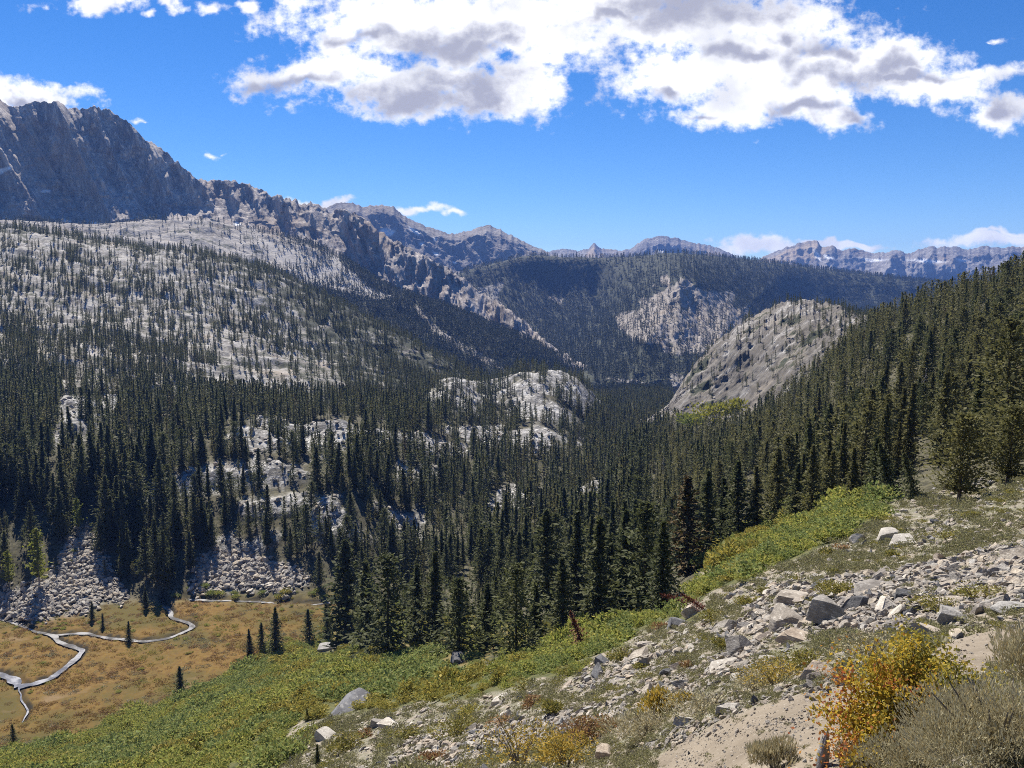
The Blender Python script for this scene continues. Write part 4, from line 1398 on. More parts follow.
th = 6 + 19 * rng.random(len(tx)) ** 1.15 + 4 * vnoise2(tx / 60, ty / 60, 5)
th *= np.where((tpx < 190) & (tpy > 470), 1.25, 1.0)
th *= np.where((tpx > 335) & (tpx < 680) & (tpy > 588), 0.5, 1.0)
th *= np.where((tpx > 650) & (tr0 < 700), 0.66, 0.92)
th *= np.where(bilinear(granite, *[fi[ok], fj[ok]]) > 0.4, 0.7, 1.0)
th = np.maximum(th, 5)
layer_id = np.zeros(len(tx), int)
# horizon in front of each of them
tr_ = np.hypot(tx, ty)
i0 = np.clip(((np.log(tr_) - g_lr[0]) / (g_lr[1] - g_lr[0]) - 6).astype(int), 0, len(g_lr) - 1)
j0 = np.clip(np.interp(np.arctan2(tx, ty), g_az, np.arange(len(g_az))).round().astype(int), 0, len(g_az) - 1)
vis = np.arctan2(tz + th, tr_) > RUNMAX[i0, j0] + 0.0003
T_ALL = [np.stack([tx, ty, tz, th], 1)[vis]]
T_KIND = [np.zeros(vis.sum(), int)]

G_HOR = RUNMAX[-1]


def horizon(az, names):
    h = np.interp(az, g_az, G_HOR)
    for L in LAYERS:
        if L['name'] in names:
            h = np.maximum(h, np.interp(az, L['az'], L['el'].max(0), left=-9, right=-9))
    return h


def layer_trees(name, dens, h0, h1, nearer, d=4.0):
    L = [q for q in LAYERS if q['name'] == name][0]
    fi, fj = scatter(L['P'], dens(L))
    x, y, z = [bilinear(L['P'][..., k], fi, fj) for k in range(3)]
    m = thin(x, y, d)
    x, y, z = x[m], y[m], z[m]
    h = h0 + (h1 - h0) * rng.random(len(x))
    az = np.arctan2(x, y)
    r = np.hypot(x, y)
    rm = np.maximum.accumulate(L['el'], 0)
    ii = np.clip(fi[m].astype(int) - 3, 0, rm.shape[0] - 1)
    jj = np.clip(fj[m].astype(int), 0, rm.shape[1] - 1)
    px, py = project(x, y, z)
    v = (np.arctan2(z + h, r) > np.maximum(horizon(az, nearer), rm[ii, jj]) + 0.0002) & (px > -40) & (px < 1064) & (y > 0)
    T_ALL.append(np.stack([x, y, z, h], 1)[v])
    T_KIND.append(np.full(v.sum(), 1))


def dn_gran(L):
    PX, PY = L['PX'], L['PY']
    n = fbm2(L['P'][..., 0] / 60, L['P'][..., 1] / 60, 4, 211)
    n2_ = fbm2(L['P'][..., 0] / 170, L['P'][..., 1] / 120, 3, 213)
    d = 0.010 + 0.028 * sstep(n + 0.5 * n2_, -0.15, 0.40)
    low = sstep(PY + 0.16 * (200 - PX) * (PX < 200), 335, 365) * (1 - 0.75 * sstep(PX, 170, 260) * (1 - sstep(PY, 385, 400)))
    d = d + 0.026 * low * sstep(n, -0.4, 0.1)
    d = d + 0.012 * sstep(PX, 300, 420) * sstep(n, -0.2, 0.2)
    d = d * (1 - 0.75 * softpoly(PX, PY, [(200, 400), (225, 340), (300, 360), (340, 370), (330, 405)], 12, 3))
    d = d * (1 - 0.8 * softpoly(PX, PY, [(380, 345), (440, 352), (460, 372), (420, 365)], 6, 4))
    return d * (1 - 0.45 * (1 - sstep(PY, 245, 300)))


layer_trees('granite_hillside', dn_gran, 5, 16, [], 3.0)
layer_trees('wooded_slope', lambda L: 0.030 * L['z'][..., 0] * sstep(L['PX'], 235, 330) * np.maximum(sstep(L['PY'] - 0.62 * (L['PX'] - 380), 280, 288), sstep(L['PX'], 395, 410)) + 0.0010 * (1 - L['z'][..., 2]), 10, 20, ['granite_hillside'], 4.5)
layer_trees('cliff_mountain', lambda L: 0.004 * sstep(L['PX'], 400, 480) * sstep(L['PY'], 290, 330) + 0 * L['PY'], 8, 16, ['granite_hillside', 'wooded_slope'], 5)
layer_trees('wooded_mountain', lambda L: 0.015 * np.clip(L['z'][..., 0], 0.28, 1) * sstep(L['PY'], 250, 330) ** 0.5, 12, 20, ['granite_hillside', 'wooded_slope', 'cliff_mountain', 'granite_dome'], 5)
layer_trees('granite_dome', lambda L: 0.010 * sstep(L['PX'] + (L['PY'] - 350) * 0.9, 772, 832) + 0.005 + 0.012 * sstep(L['z'][..., 0], 0.45, 0.8), 4, 11, [], 4)

# trees of the front row and the lone ones: base point, height in picture lines, crown shape, label
SLIM, MID, BROAD, PINE = 0, 1, 2, 3
LONE = [
    (129, 643, 22, MID, 'small dark conifer standing alone on the bank of the winding meadow creek'),
    (92, 621, 20, SLIM, 'slim lone conifer between the pale rock fan and the meadow creek'),
    (103, 630, 17, SLIM, 'thin lone conifer on the meadow beside the taller one near the rock fan'),
    (181, 700, 34, MID, 'lone conifer where the golden meadow meets the green willow slope'),
    (146, 611, 24, SLIM, 'small conifer at the meadow edge below the dense wood, near the dark creek pool'),
    (14, 745, 22, MID, 'small dark conifer at the lower left corner of the golden meadow'),
    (318, 768, 26, SLIM, 'small upright conifer sapling among stones at the bottom edge of the slope'),
    (307, 722, 16, SLIM, 'tiny conifer sapling beside the low mossy ledge on the slope'),
    (510, 663, 24, SLIM, 'young slender conifer standing in the willow thicket before the forest edge'),
    (276, 655, 48, MID, 'pointed conifer beside the green willow slope, apart from the main wood'),
    (250, 655, 26, SLIM, 'short conifer at the left end of the clump beside the meadow'),
    (262, 652, 30, MID, 'bushy short conifer in the clump where meadow and willow slope meet'),
    (310, 645, 36, MID, 'conifer at the edge of the main wood above the white slope boulders'),
    (328, 642, 40, MID, 'dark conifer just left of the tall forest edge row'),
    (346, 648, 108, MID, 'tall conifer that begins the forest edge row on its left'),
    (368, 652, 92, SLIM, 'slim conifer squeezed between two broad ones at the forest edge'),
    (388, 660, 104, BROAD, 'broad full conifer at the forest edge standing above the green willows'),
    (415, 648, 84, SLIM, 'narrow dark conifer right of the broad full one at the forest edge'),
    (434, 646, 96, SLIM, 'tall narrow conifer behind the blue boulder at the forest edge'),
    (459, 660, 82, BROAD, 'bushy conifer standing directly behind the bluish boulder in the willows'),
    (487, 652, 68, MID, 'conifer with open lower trunk right of the bluish boulder'),
    (516, 662, 98, BROAD, 'broad ragged conifer beside the dead red tree at the forest edge'),
    (536, 650, 70, SLIM, 'slim conifer half hidden beside the broad ragged one'),
    (547, 622, 112, MID, 'tallest dark conifer of the middle forest edge row'),
    (563, 640, 82, MID, 'conifer in front of the dark row, just right of the dead red tree'),
    (577, 615, 104, SLIM, 'tall slim conifer in the dark row behind the thicket'),
    (597, 630, 112, MID, 'tall dense conifer with bare lower trunk above the thicket'),
    (608, 622, 86, SLIM, 'slim conifer in the shade between two tall dense ones'),
    (622, 618, 108, MID, 'tall conifer with clear trunk at the middle of the dark row'),
    (634, 612, 84, SLIM, 'narrow conifer standing behind the dark row'),
    (644, 615, 112, BROAD, 'broad tall conifer near the right end of the dark row'),
    (662, 612, 92, MID, 'conifer with bare double trunk at the right end of the dark row'),
    (687, 577, 100, MID, 'tall conifer with fading tan crown at the top of the willow slope'),
    (706, 562, 92, MID, 'dark conifer right of the fading tan one'),
    (722, 552, 74, SLIM, 'slim conifer above the upper green thicket, second from its left end'),
    (738, 545, 84, MID, 'dark conifer above the left part of the upper green thicket'),
    (757, 537, 72, SLIM, 'narrow conifer above the middle of the upper green thicket'),
    (776, 530, 82, MID, 'full conifer above the middle of the upper green thicket'),
    (795, 524, 62, SLIM, 'short conifer behind the crest of the upper green thicket'),
    (812, 520, 76, MID, 'dark conifer above the right half of the upper green thicket'),
    (830, 513, 64, MID, 'conifer near the right end of the upper green thicket'),
    (852, 507, 60, SLIM, 'narrow conifer at the right tip of the upper green thicket'),
    (872, 502, 66, MID, 'conifer where the upper green thicket runs out on bare slope'),
    (893, 498, 58, MID, 'bushy conifer left of the leaning one at the bare slope'),
    (915, 500, 50, MID, 'small leaning conifer left of the big spreading pine'),
    (958, 505, 92, PINE, 'big spreading pine with thick dark trunk on the bare upper slope'),
    (1006, 487, 82, PINE, 'tall bushy pine cut by the right edge, above the bare slope'),
]
lone_rows = []
for (px, py, hp, kind, lab) in LONE:
    x, y, z = hit(px, py, 12)
    az, el = ray(px, py)
    az2, el2 = ray(px, py - hp)
    r = math.hypot(x, y)
    h = r * math.tan(el2) - z
    lone_rows.append((x, y, z, h))
lone_rows = np.array(lone_rows)
A = np.concatenate(T_ALL)
K = np.concatenate(T_KIND)
# keep wild trees clear of the placed ones
for q in lone_rows:
    m = np.hypot(A[:, 0] - q[0], A[:, 1] - q[1]) > (10.0 if q[1] < 110 and q[0] > 20 else 3.2)
    A, K = A[m], K[m]
NL = len(lone_rows)
A = np.concatenate([lone_rows, A])
K = np.concatenate([np.full(NL, 2), K])

# how much of each tree the photograph's view shows
R_all = np.hypot(A[:, 0], A[:, 1])
order = np.argsort(-R_all)
idb = np.full((768, 1024), -1, np.int32)
bx, by = project(A[:, 0], A[:, 1], A[:, 2])
ux, uy = project(A[:, 0], A[:, 1], A[:, 2] + A[:, 3])
for k in order:
    y0, y1 = uy[k], by[k]
    hp = y1 - y0
    if hp < 9:
        continue
    wb = 0.13 * hp
    for yy_ in range(max(int(y0), 0), min(int(y1), 768)):
        w_ = wb * (yy_ - y0) / hp + 0.4
        a_, b_ = int(bx[k] - w_), int(bx[k] + w_) + 1
        if b_ > 0 and a_ < 1024:
            idb[yy_, max(a_, 0):b_] = k
shown = np.bincount(idb[idb >= 0], minlength=len(A))
shown[:NL] += 100000
pick = np.argsort(-shown)[:300]
print('trees', len(A), 'smallest picked', shown[pick[-1]])
picked = np.zeros(len(A), bool)
picked[pick] = True

# shapes
SHAPES = {SLIM: [(11, 3.5), (12, 4.0), (13, 3.2)], MID: [(21, 5.0), (22, 5.6), (23, 4.6), (24, 5.3)], BROAD: [(31, 6.4), (32, 6.0), (33, 7.0)]}
PROTO = {}
for kd, lst in SHAPES.items():
    PROTO[kd] = []
    for s, rad in lst:
        V, T, tr = conifer(s, 20.0, rad, nb=210, ns=11, spray=(1.2, 0.44), base=(0.05, 0.13, 0.08)[s % 3], power=(0.95 if kd == SLIM else 0.85 if kd == MID else 0.5), ragged=0.55)
        cr = leaf_mesh('crown', V, T, M_NEEDLE, np.random.default_rng(s))
        co = leaf_mesh('crown', V, T, M_NEEDLE_OLIVE, np.random.default_rng(s))
        tk = tri_mesh('trunk', tr[0], tr[1], M_BARK, smooth=True)
        PROTO[kd].append((cr, tk, co))
V, T, tr = conifer(41, 12.0, 5.0, nb=250, ns=14, spray=(0.72, 0.30), base=0.17, power=0.42, droop=0.05, ragged=0.4)
PROTO[PINE] = [(leaf_mesh('crown', V, T, M_NEEDLE_OLIVE, rng), tri_mesh('trunk', tr[0] * np.array([1.6, 1.6, 1]), tr[1], M_BARK, smooth=True), None)]
PROTO[PINE][0] = (PROTO[PINE][0][0], PROTO[PINE][0][1], PROTO[PINE][0][0])


def stand(px, py):
    """which wood a tree belongs to, for its label"""
    if px >= 640 and py < 560:
        if px > 1000:
            return 'conifer on the right hillside close to the picture edge, above the spreading pine', 'conifers at the edge of the right hillside'
        if py < 345:
            return 'conifer on the skyline part of the right hillside above the granite dome', 'conifers on the right skyline'
        if px > 870:
            return 'olive conifer on the right hillside above the big spreading pine', 'conifers above the spreading pine'
        if px > 770 and py < 440:
            return 'olive conifer on the right hillside beside and below the granite dome', 'conifers below the granite dome'
        if px > 770:
            return 'olive conifer on the lower right hillside behind the upper thicket', 'conifers behind the upper thicket'
        return 'conifer between the lime bushes below the dome and the dark forest edge row', 'conifers below the lime bushes'
    if px < 150:
        if py > 540 and px < 50:
            return 'tall conifer at the far left beside the pale rock fan', 'conifers left of the pale rock fan'
        if py > 500:
            return 'tall dark conifer in the dense wood right above the pale rock fan', 'conifers above the pale rock fan'
        if py > 440:
            return 'dark conifer in the dense left wood half way up the slope', 'conifers in the dense left wood'
        return 'small dark conifer high in the dense left wood under the granite hillside', 'conifers high in the left wood'
    if px < 260:
        if py > 560:
            return 'dark conifer in the thick clump above the dark pool of the meadow creek', 'conifers above the dark creek pool'
        if py > 490:
            return 'conifer between the two blocky rock fans behind the meadow', 'conifers between the rock fans'
        return 'conifer among pale boulders above the clump at the creek pool', 'conifers among pale boulders'
    if px < 420:
        if py > 560:
            return 'conifer at the far side of the meadow below the broken granite ledges', 'conifers below the granite ledges'
        if py > 480:
            return 'conifer on the broken granite ledges behind the tall forest edge', 'conifers on the granite ledges'
        return 'conifer on the upper granite benches in the middle of the valley', 'conifers on the upper benches'
    if py > 560:
        return 'dark conifer in the wood just behind the forest edge row', 'conifers behind the forest edge row'
    if px < 560:
        return 'conifer in the valley wood around the white granite bench', 'conifers round the white bench'
    return 'conifer on the valley floor below the granite dome and the knoll', 'conifers on the valley floor'


def make_tree(name, me_crown, me_trunk, loc, sc, rz, label, cat, group=None):
    r = bpy.data.objects.new(name, None)
    r.empty_display_size = 0.5
    COL.objects.link(r)
    r.location = loc
    r.scale = sc
    r.rotation_euler = (0, 0, rz)
    r['label'] = label
    r['category'] = cat
    if group:
        r['group'] = group
    link('trunk', me_trunk, r)
    link('crown', me_crown, r)
    return r


for k in pick:
    x, y, z, h = A[k]
    if k < NL:
        kd = LONE[k][3]
        lab = LONE[k][4]
        grp = 'lone conifers on meadow and slope' if any(q in lab for q in ('meadow', 'sapling', 'young')) else 'pines on the bare slope' if kd == PINE else 'conifers at the forest edge'
    else:
        kd = int(rng.choice([SLIM, MID, MID, BROAD], p=[0.3, 0.3, 0.25, 0.15])) if bx[k] < 640 else int(rng.choice([SLIM, MID, BROAD], p=[0.12, 0.40, 0.48]))
        lab, grp = stand(bx[k], by[k])
    lst = PROTO[kd]
    cr, tk, co = lst[int(rng.integers(0, len(lst)))]
    olive = bx[k] > 660 and by[k] < 545 and rng.random() < 0.75
    H0 = 12.0 if kd == PINE else 20.0
    s = h / H0
    w = s * (0.88 + 0.25 * rng.random())
    if kd == PINE:
        w = s * 1.0
    elif k < NL:
        w *= 1.2
    t = make_tree('pine_tree' if kd == PINE else 'conifer', co if olive else cr, tk, (x, y, z - 0.15), (w, w, s), rng.random() * 6.28, lab, 'pine tree' if kd == PINE else 'conifer', grp)
    t.rotation_euler = (rng.normal(0, 0.025), rng.normal(0, 0.025), rng.random() * 6.28)
    if k < NL and 'leaning' in lab:
        t.rotation_euler = (0.0, -0.28, 0.0)
    if k < NL and 'fading tan' in lab and 'right of' not in lab:
        me = cr.copy()
        me.materials[0] = M_NEEDLE_TAN
        for c_ in t.children:
            if c_.name.startswith('crown'):
                c_.data = me
                c_['label'] = 'fading tan crown'

# the rest of the wood, one object
far_protos = []
for s, rad, mt in ((51, 3.8, M_NEEDLE), (52, 4.4, M_NEEDLE), (53, 5.2, M_NEEDLE), (54, 4.2, M_NEEDLE_OLIVE), (55, 5.6, M_NEEDLE_OLIVE), (56, 6.6, M_NEEDLE_OLIVE), (57, 5.0, M_NEEDLE)):
    V, T, tr = conifer(s, 20.0, rad, nb=75, ns=5, spray=(1.7, 0.66), base=0.06, power=0.5 if rad > 5.5 else 0.85, ragged=0.5)
    far_protos.append(leaf_mesh('wood_tree', V, T, mt, np.random.default_rng(s), extra=(tr[0], tr[1], M_BARK)))
for s, rad in ((61, 4.0), (62, 4.8)):
    V, T, tr = conifer(s, 20.0, rad, nb=20, ns=3, spray=(3.4, 1.5), base=0.04)
    far_protos.append(leaf_mesh('wood_tree', V, T, M_NEEDLE_DARK, np.random.default_rng(s), extra=(tr[0], tr[1], M_BARK)))
V, T, tr = conifer(63, 20.0, 2.2, nb=40, ns=4, spray=(1.1, 0.14), base=0.15, power=0.6, ragged=0.7)
far_protos.append(leaf_mesh('wood_tree', V, T, M_DEADWOOD, np.random.default_rng(63), extra=(tr[0], tr[1], M_DEADWOOD)))
V, T, tr = conifer(64, 20.0, 3.2, nb=60, ns=5, spray=(1.6, 0.6), base=0.08, power=0.6, ragged=0.7)
far_protos.append(leaf_mesh('wood_tree', V, T, M_NEEDLE_TAN, np.random.default_rng(64), extra=(tr[0], tr[1], M_BARK)))
rest = ~picked
AR, bxr, byr = A[rest], bx[rest], by[rest]
rr_ = np.hypot(AR[:, 0], AR[:, 1])
idx = rng.integers(0, 4, len(AR))
ol = (bxr > 660) & (byr < 545) & (rr_ < 800) & (rng.random(len(AR)) < 0.75)
idx = np.where(ol, rng.integers(4, 7, len(AR)), idx)
idx = np.where(rr_ > 1500, rng.integers(7, 9, len(AR)), idx)
sn = rng.random(len(AR))
idx = np.where((sn < 0.018) & (rr_ < 900), 9, idx)
idx = np.where((sn > 0.988) & (rr_ < 900), 10, idx)
s = AR[:, 3] / 20.0
w = s * (0.85 + 0.35 * rng.random(len(AR)))
w = np.where(rr_ > 1500, w * 1.15, w)
w = w * np.where(idx == 9, 0.8, 1.0)
stuff('conifer_forest', far_protos, np.stack([AR[:, 0], AR[:, 1], AR[:, 2] - 0.2], 1), np.stack([w, w, s], 1),
      np.stack([rng.normal(0, 0.035, len(s)), rng.normal(0, 0.035, len(s)), rng.random(len(AR)) * 6.28], 1), idx, label='dark conifer wood filling the valley and the slopes up to the granite mountains')

# ------------------------------------------------------------------ rocks
SLOPE_POLY = [(280, 772), (292, 740), (335, 714), (440, 706), (520, 692), (600, 660), (640, 636), (700, 616), (715, 592), (800, 561), (885, 518), (900, 500), (960, 482), (1030, 466), (1120, 440), (1120, 830), (280, 830)]
SEEN = ELg >= RUNMAX - 1e-5
slope_in = inpoly(*jit(PXg, PYg, 8, 21), SLOPE_POLY) & SEEN & front
dpy = np.zeros_like(PYg)
dpy[1:] = np.maximum(PYg[:-1] - PYg[1:], 0)
dpx = np.zeros_like(PXg)
dpx[:, 1:] = np.abs(PXg[:, 1:] - PXg[:, :-1])
SCR = np.minimum(dpy, 6) * np.minimum(dpx, 3) * SEEN * front * (Rg > 2.6)         # picture area of each cell
_gx, _gy = np.gradient(Zg, axis=1), np.gradient(Zg, axis=0)
_P = np.stack([Xg, Yg, blur(Zg, 4)], -1)
_a = np.gradient(_P, axis=1)
_b = np.gradient(_P, axis=0)
GN = np.cross(_a, _b)
GN /= np.linalg.norm(GN, axis=-1)[..., None] + 1e-12
GN *= np.sign(GN[..., 2:3] + 1e-9)


def pick_cells(w, n, r=rng):
    cs = np.cumsum(w.reshape(-1))
    k = np.minimum(np.searchsorted(cs, r.random(n) * cs[-1]), len(cs) - 1)
    i, j = np.divmod(k, w.shape[1])
    i = np.clip(i + r.random(n) - 0.5, 0, w.shape[0] - 1.01)
    j = np.clip(j + r.random(n) - 0.5, 0, w.shape[1] - 1.01)
    x, y, z = [bilinear(Pg2[..., q], i, j) for q in range(3)]
    nn = np.stack([bilinear(GN[..., q], i, j) for q in range(3)], 1)
    return x, y, z, nn / np.linalg.norm(nn, axis=1)[:, None], i, j


Pg2 = np.stack([Xg, Yg, Zg], -1)


def euler_on(nn, spin, wob=0.12, r=rng):
    """euler angles that stand things on the ground's normal with a spin about it"""
    n = nn + r.normal(0, wob, nn.shape)
    n /= np.linalg.norm(n, axis=1)[:, None]
    x0 = np.stack([np.cos(spin), np.sin(spin), 0 * spin], 1)
    x0 -= n * (x0 * n).sum(1)[:, None]
    x0 /= np.linalg.norm(x0, axis=1)[:, None]
    y0 = np.cross(n, x0)
    M = np.stack([x0, y0, n], 2)
    ry = np.arcsin(np.clip(-M[:, 2, 0], -1, 1))
    rx = np.arctan2(M[:, 2, 1], M[:, 2, 2])
    rz = np.arctan2(M[:, 1, 0], M[:, 0, 0])
    return np.stack([rx, ry, rz], 1)


ROCKS = [tri_mesh('rock', *rock_shape(300 + k, flat=f, elong=e), M_ROCK) for k, (f, e) in enumerate(((0.42, 1.4), (0.55, 1.2), (0.30, 1.6), (0.65, 1.1), (0.36, 1.3), (0.48, 1.7), (0.26, 1.35), (0.6, 1.5)))]


def recolour(me, mat):
    q = me.copy()
    q.materials[0] = mat
    return q


ROCKS_TAN = [recolour(q, M_ROCK_TAN) for q in ROCKS]
ROCKS_DARK = [recolour(q, M_ROCK_DARK) for q in ROCKS]
ROCKS_PALE = [recolour(q, M_ROCK_PALE) for q in ROCKS]
LOW = [tri_mesh('stone', *rock_shape(340 + k, flat=0.34 + 0.08 * k, elong=1.2 + 0.1 * k, cuts=8, sub=2), mt) for k, mt in enumerate((M_ROCK, M_ROCK_TAN, M_ROCK, M_ROCK_PALE, M_ROCK, M_ROCK_DARK))]

# the boulders one can point at: centre of the base, width and height in picture lines, shape, colour, spin, label
G_, T_, K_, W_ = ROCKS, ROCKS_TAN, ROCKS_DARK, ROCKS_PALE
BOULDERS = [
    (784, 630, 33, 27, (331, 0.80, 1.15), M_ROCK, 'big upright grey boulder with black shaded face in the rubble band'),
    (830, 622, 36, 26, (332, 0.72, 1.25), M_ROCK, 'big blocky boulder with striped top, right of the black-faced one'),
    (806, 628, 18, 14, (333, 0.7, 1.2), M_ROCK, 'broken grey block wedged between the two biggest boulders'),
    (803, 641, 52, 12, (334, 0.28, 2.2), M_ROCK_TAN, 'long flat slab lying under the two biggest boulders'),
    (798, 602, 40, 14, (335, 0.34, 1.7), M_ROCK, 'long bluish slab on the slope above the two biggest boulders'),
    (818, 589, 17, 10, (336, 0.5, 1.2), M_ROCK_DARK, 'small black rock at the upper end of the bluish slab'),
    (740, 653, 27, 21, (337, 0.75, 1.2), M_ROCK, 'rounded grey boulder left below the black-faced one'),
    (722, 668, 34, 12, (338, 0.34, 1.6), M_ROCK_PALE, 'pale flat slab just below the rounded grey boulder'),
    (692, 617, 24, 17, (339, 0.7, 1.2), M_ROCK, 'grey and white boulder beside the fallen red tree'),
    (678, 627, 22, 9, (341, 0.4, 1.4), M_ROCK_DARK, 'low black rock below the grey and white boulder'),
    (602, 664, 20, 11, (342, 0.55, 1.4), M_ROCK_DARK, 'dark rock with yellow bush behind it at the thicket edge'),
    (645, 646, 22, 8, (343, 0.36, 1.6), M_ROCK, 'jagged rock with white top between the dark rock and the black one'),
    (458, 664, 19, 13, (344, 0.75, 1.1), M_ROCK_DARK, 'dark bluish boulder in the willows under the forest edge'),
    (460, 679, 8, 8, (345, 0.9, 1.1), M_ROCK_PALE, 'small upright white rock in the willows below the bluish boulder'),
    (348, 712, 42, 12, (346, 0.34, 1.5), M_ROCK_DARK, 'low dark rock ledge with yellow growth on the lower slope'),
    (377, 728, 18, 12, (347, 0.6, 1.3), M_ROCK, 'grey tilted rock left of the flat white slab on the lower slope'),
    (393, 729, 28, 9, (348, 0.3, 1.6), M_ROCK_PALE, 'flat white slab on the lower slope right of a tilted grey rock'),
    (322, 740, 20, 12, (349, 0.5, 1.3), M_ROCK_PALE, 'white boulder near the small sapling on the lower slope'),
    (325, 652, 18, 10, (351, 0.5, 1.4), M_ROCK_PALE, 'pale boulder on the green slope under the conifer clump'),
    (284, 677, 12, 6, (352, 0.45, 1.4), M_ROCK, 'small grey rock alone in the willow slope above the meadow'),
    (500, 703, 18, 9, (353, 0.4, 1.4), M_ROCK_PALE, 'white slab among dry growth in the middle of the slope'),
    (884, 541, 23, 12, (354, 0.42, 1.5), M_ROCK_PALE, 'white tilted slab on the upper bare slope, left one of a pair'),
    (905, 546, 23, 11, (355, 0.5, 1.3), M_ROCK_PALE, 'white rounded slab on the upper bare slope, right one of a pair'),
    (605, 760, 22, 17, (356, 0.8, 1.1), M_ROCK_TAN, 'dark brown pointed boulder near the bottom edge beside the trail'),
    (686, 724, 24, 11, (357, 0.45, 1.3), M_ROCK_PALE, 'pale rock at the lower side of the grey sage strip'),
    (728, 714, 29, 13, (358, 0.42, 1.4), M_ROCK_PALE, 'whitish slab with dark underside above the lower trail'),
    (824, 676, 38, 15, (359, 0.40, 1.5), M_ROCK_TAN, 'wide tan slab at the upper edge of the trail left of the orange shrub'),
    (814, 682, 16, 13, (361, 0.75, 1.2), M_ROCK_TAN, 'brown block under the left end of the wide tan slab'),
    (928, 636, 34, 17, (362, 0.5, 1.3), M_ROCK_TAN, 'grey tan slab above the orange shrub, left of the pale one'),
    (955, 622, 28, 14, (363, 0.5, 1.3), M_ROCK_PALE, 'pale block on the trail edge above the orange shrub'),
    (968, 636, 34, 8, (364, 0.26, 1.6), M_ROCK, 'flat grey slab beside the upper trail'),
    (990, 607, 26, 10, (365, 0.4, 1.5), M_ROCK, 'dark topped slab right of the pale block by the upper trail'),
    (1012, 612, 30, 10, (366, 0.36, 1.5), M_ROCK_PALE, 'pale slab cut by the right edge beside the upper trail'),
    (948, 610, 30, 12, (367, 0.45, 1.4), M_ROCK, 'flat block in the rubble above the pale trail block'),
    (888, 612, 22, 15, (368, 0.7, 1.1), M_ROCK_PALE, 'white faced block in the rubble right of the two biggest boulders'),
    (905, 600, 26, 12, (369, 0.45, 1.4), M_ROCK_DARK, 'dark slab in the rubble above the white faced block'),
    (870, 592, 40, 9, (370, 0.25, 1.8), M_ROCK, 'long thin slab across the upper rubble'),
]
CARD = {}


def solid(seed, f, e, mat):
    return tri_mesh('boulder', *rock_shape(seed, flat=f, elong=e, cuts=10, sub=4, face=True), mat)


def place_rock(me, x, y, z, nn, size, spin, label, group, name='rock', sink=0.12, zs_=1.0, wob=0.12):
    o = link(name, me)
    o.location = (x, y, z - sink * size * 0.3)
    o.rotation_euler = euler_on(nn[None], np.array([spin]), wob)[0]
    o.scale = (size, size, size * zs_)
    o['label'] = label
    o['category'] = 'rock'
    o['group'] = group
    return o


for (px, py, wpx, hpx, (sd_, f, e), mat, lab) in BOULDERS:
    x, y, z = hit(px, py, 3)
    r = math.sqrt(x * x + y * y + z * z)
    size = wpx * 1.12 * r / F_PX
    nn = np.array([0.0, -0.15, 1.0])
    place_rock(solid(sd_, f, e, mat), x, y, z, nn / np.linalg.norm(nn), size, rng.normal(0, 0.35), lab, 'named boulders on the slope', 'boulder', sink=0.2, zs_=hpx / wpx / f * 0.95, wob=0.05)
# thin pointed stone beside the trail
x, y, z = hit(821, 768, 3)
bm = bmesh.new()
bmesh.ops.create_icosphere(bm, subdivisions=3, radius=0.5)
Vv = np.array([v.co[:] for v in bm.verts])
Tt = np.array([[v.index for v in f.verts] for f in bm.faces])
bm.free()
hh_ = np.clip(Vv[:, 2] + 0.5, 0, 1)
Vv = np.stack([Vv[:, 0] * (1 - 0.8 * hh_) * 0.42, np.clip(Vv[:, 1], -0.3, 0.25) * (1 - 0.6 * hh_) * 0.4, hh_ - 0.1], 1) + 0.02 * np.stack([fbm3(Vv[:, 0] * 4 + q, Vv[:, 1] * 4, Vv[:, 2] * 4, 3, q) for q in range(3)], 1)
o = link('pointed_stone', tri_mesh('pointed_stone', Vv, Tt, M_ROCK_PALE))
o.location = (x, y, z - 0.02)
o.scale = (0.24, 0.24, 0.27)
o.rotation_euler = (0, 0.12, 0.4)
o['label'] = 'thin pale stone standing on its end at the bottom of the picture beside the trail'
o['category'] = 'rock'

# loose rocks, the larger ones each on its own
patchy = fbm2(PXg * 0.018, PYg * 0.035, 4, 31)
rubble = blur(inpoly(*jit(PXg, PYg, 16, 22, 0.03), RUBBLE).astype(np.float32), 2)
RUB2 = [[(380, 770), (420, 735), (520, 720), (600, 700), (660, 672), (720, 655), (760, 640), (770, 660), (700, 690), (620, 722), (540, 745), (460, 772)], [(700, 742), (760, 712), (800, 700), (850, 690), (840, 672), (790, 690), (700, 720), (630, 756)], [(560, 690), (640, 655), (700, 640), (690, 655), (600, 690)]]
rub2 = blur(poly_any(*jit(PXg, PYg, 16, 23, 0.03), RUB2).astype(np.float32), 2)
stony = 0.16 + 1.25 * rubble + 0.9 * rub2 + 0.5 * sstep(patchy, 0.0, 0.35)
WR = SCR * slope_in * stony * (1 - 0.93 * trail) * (1 - 0.9 * thicket)
NBIG = 250
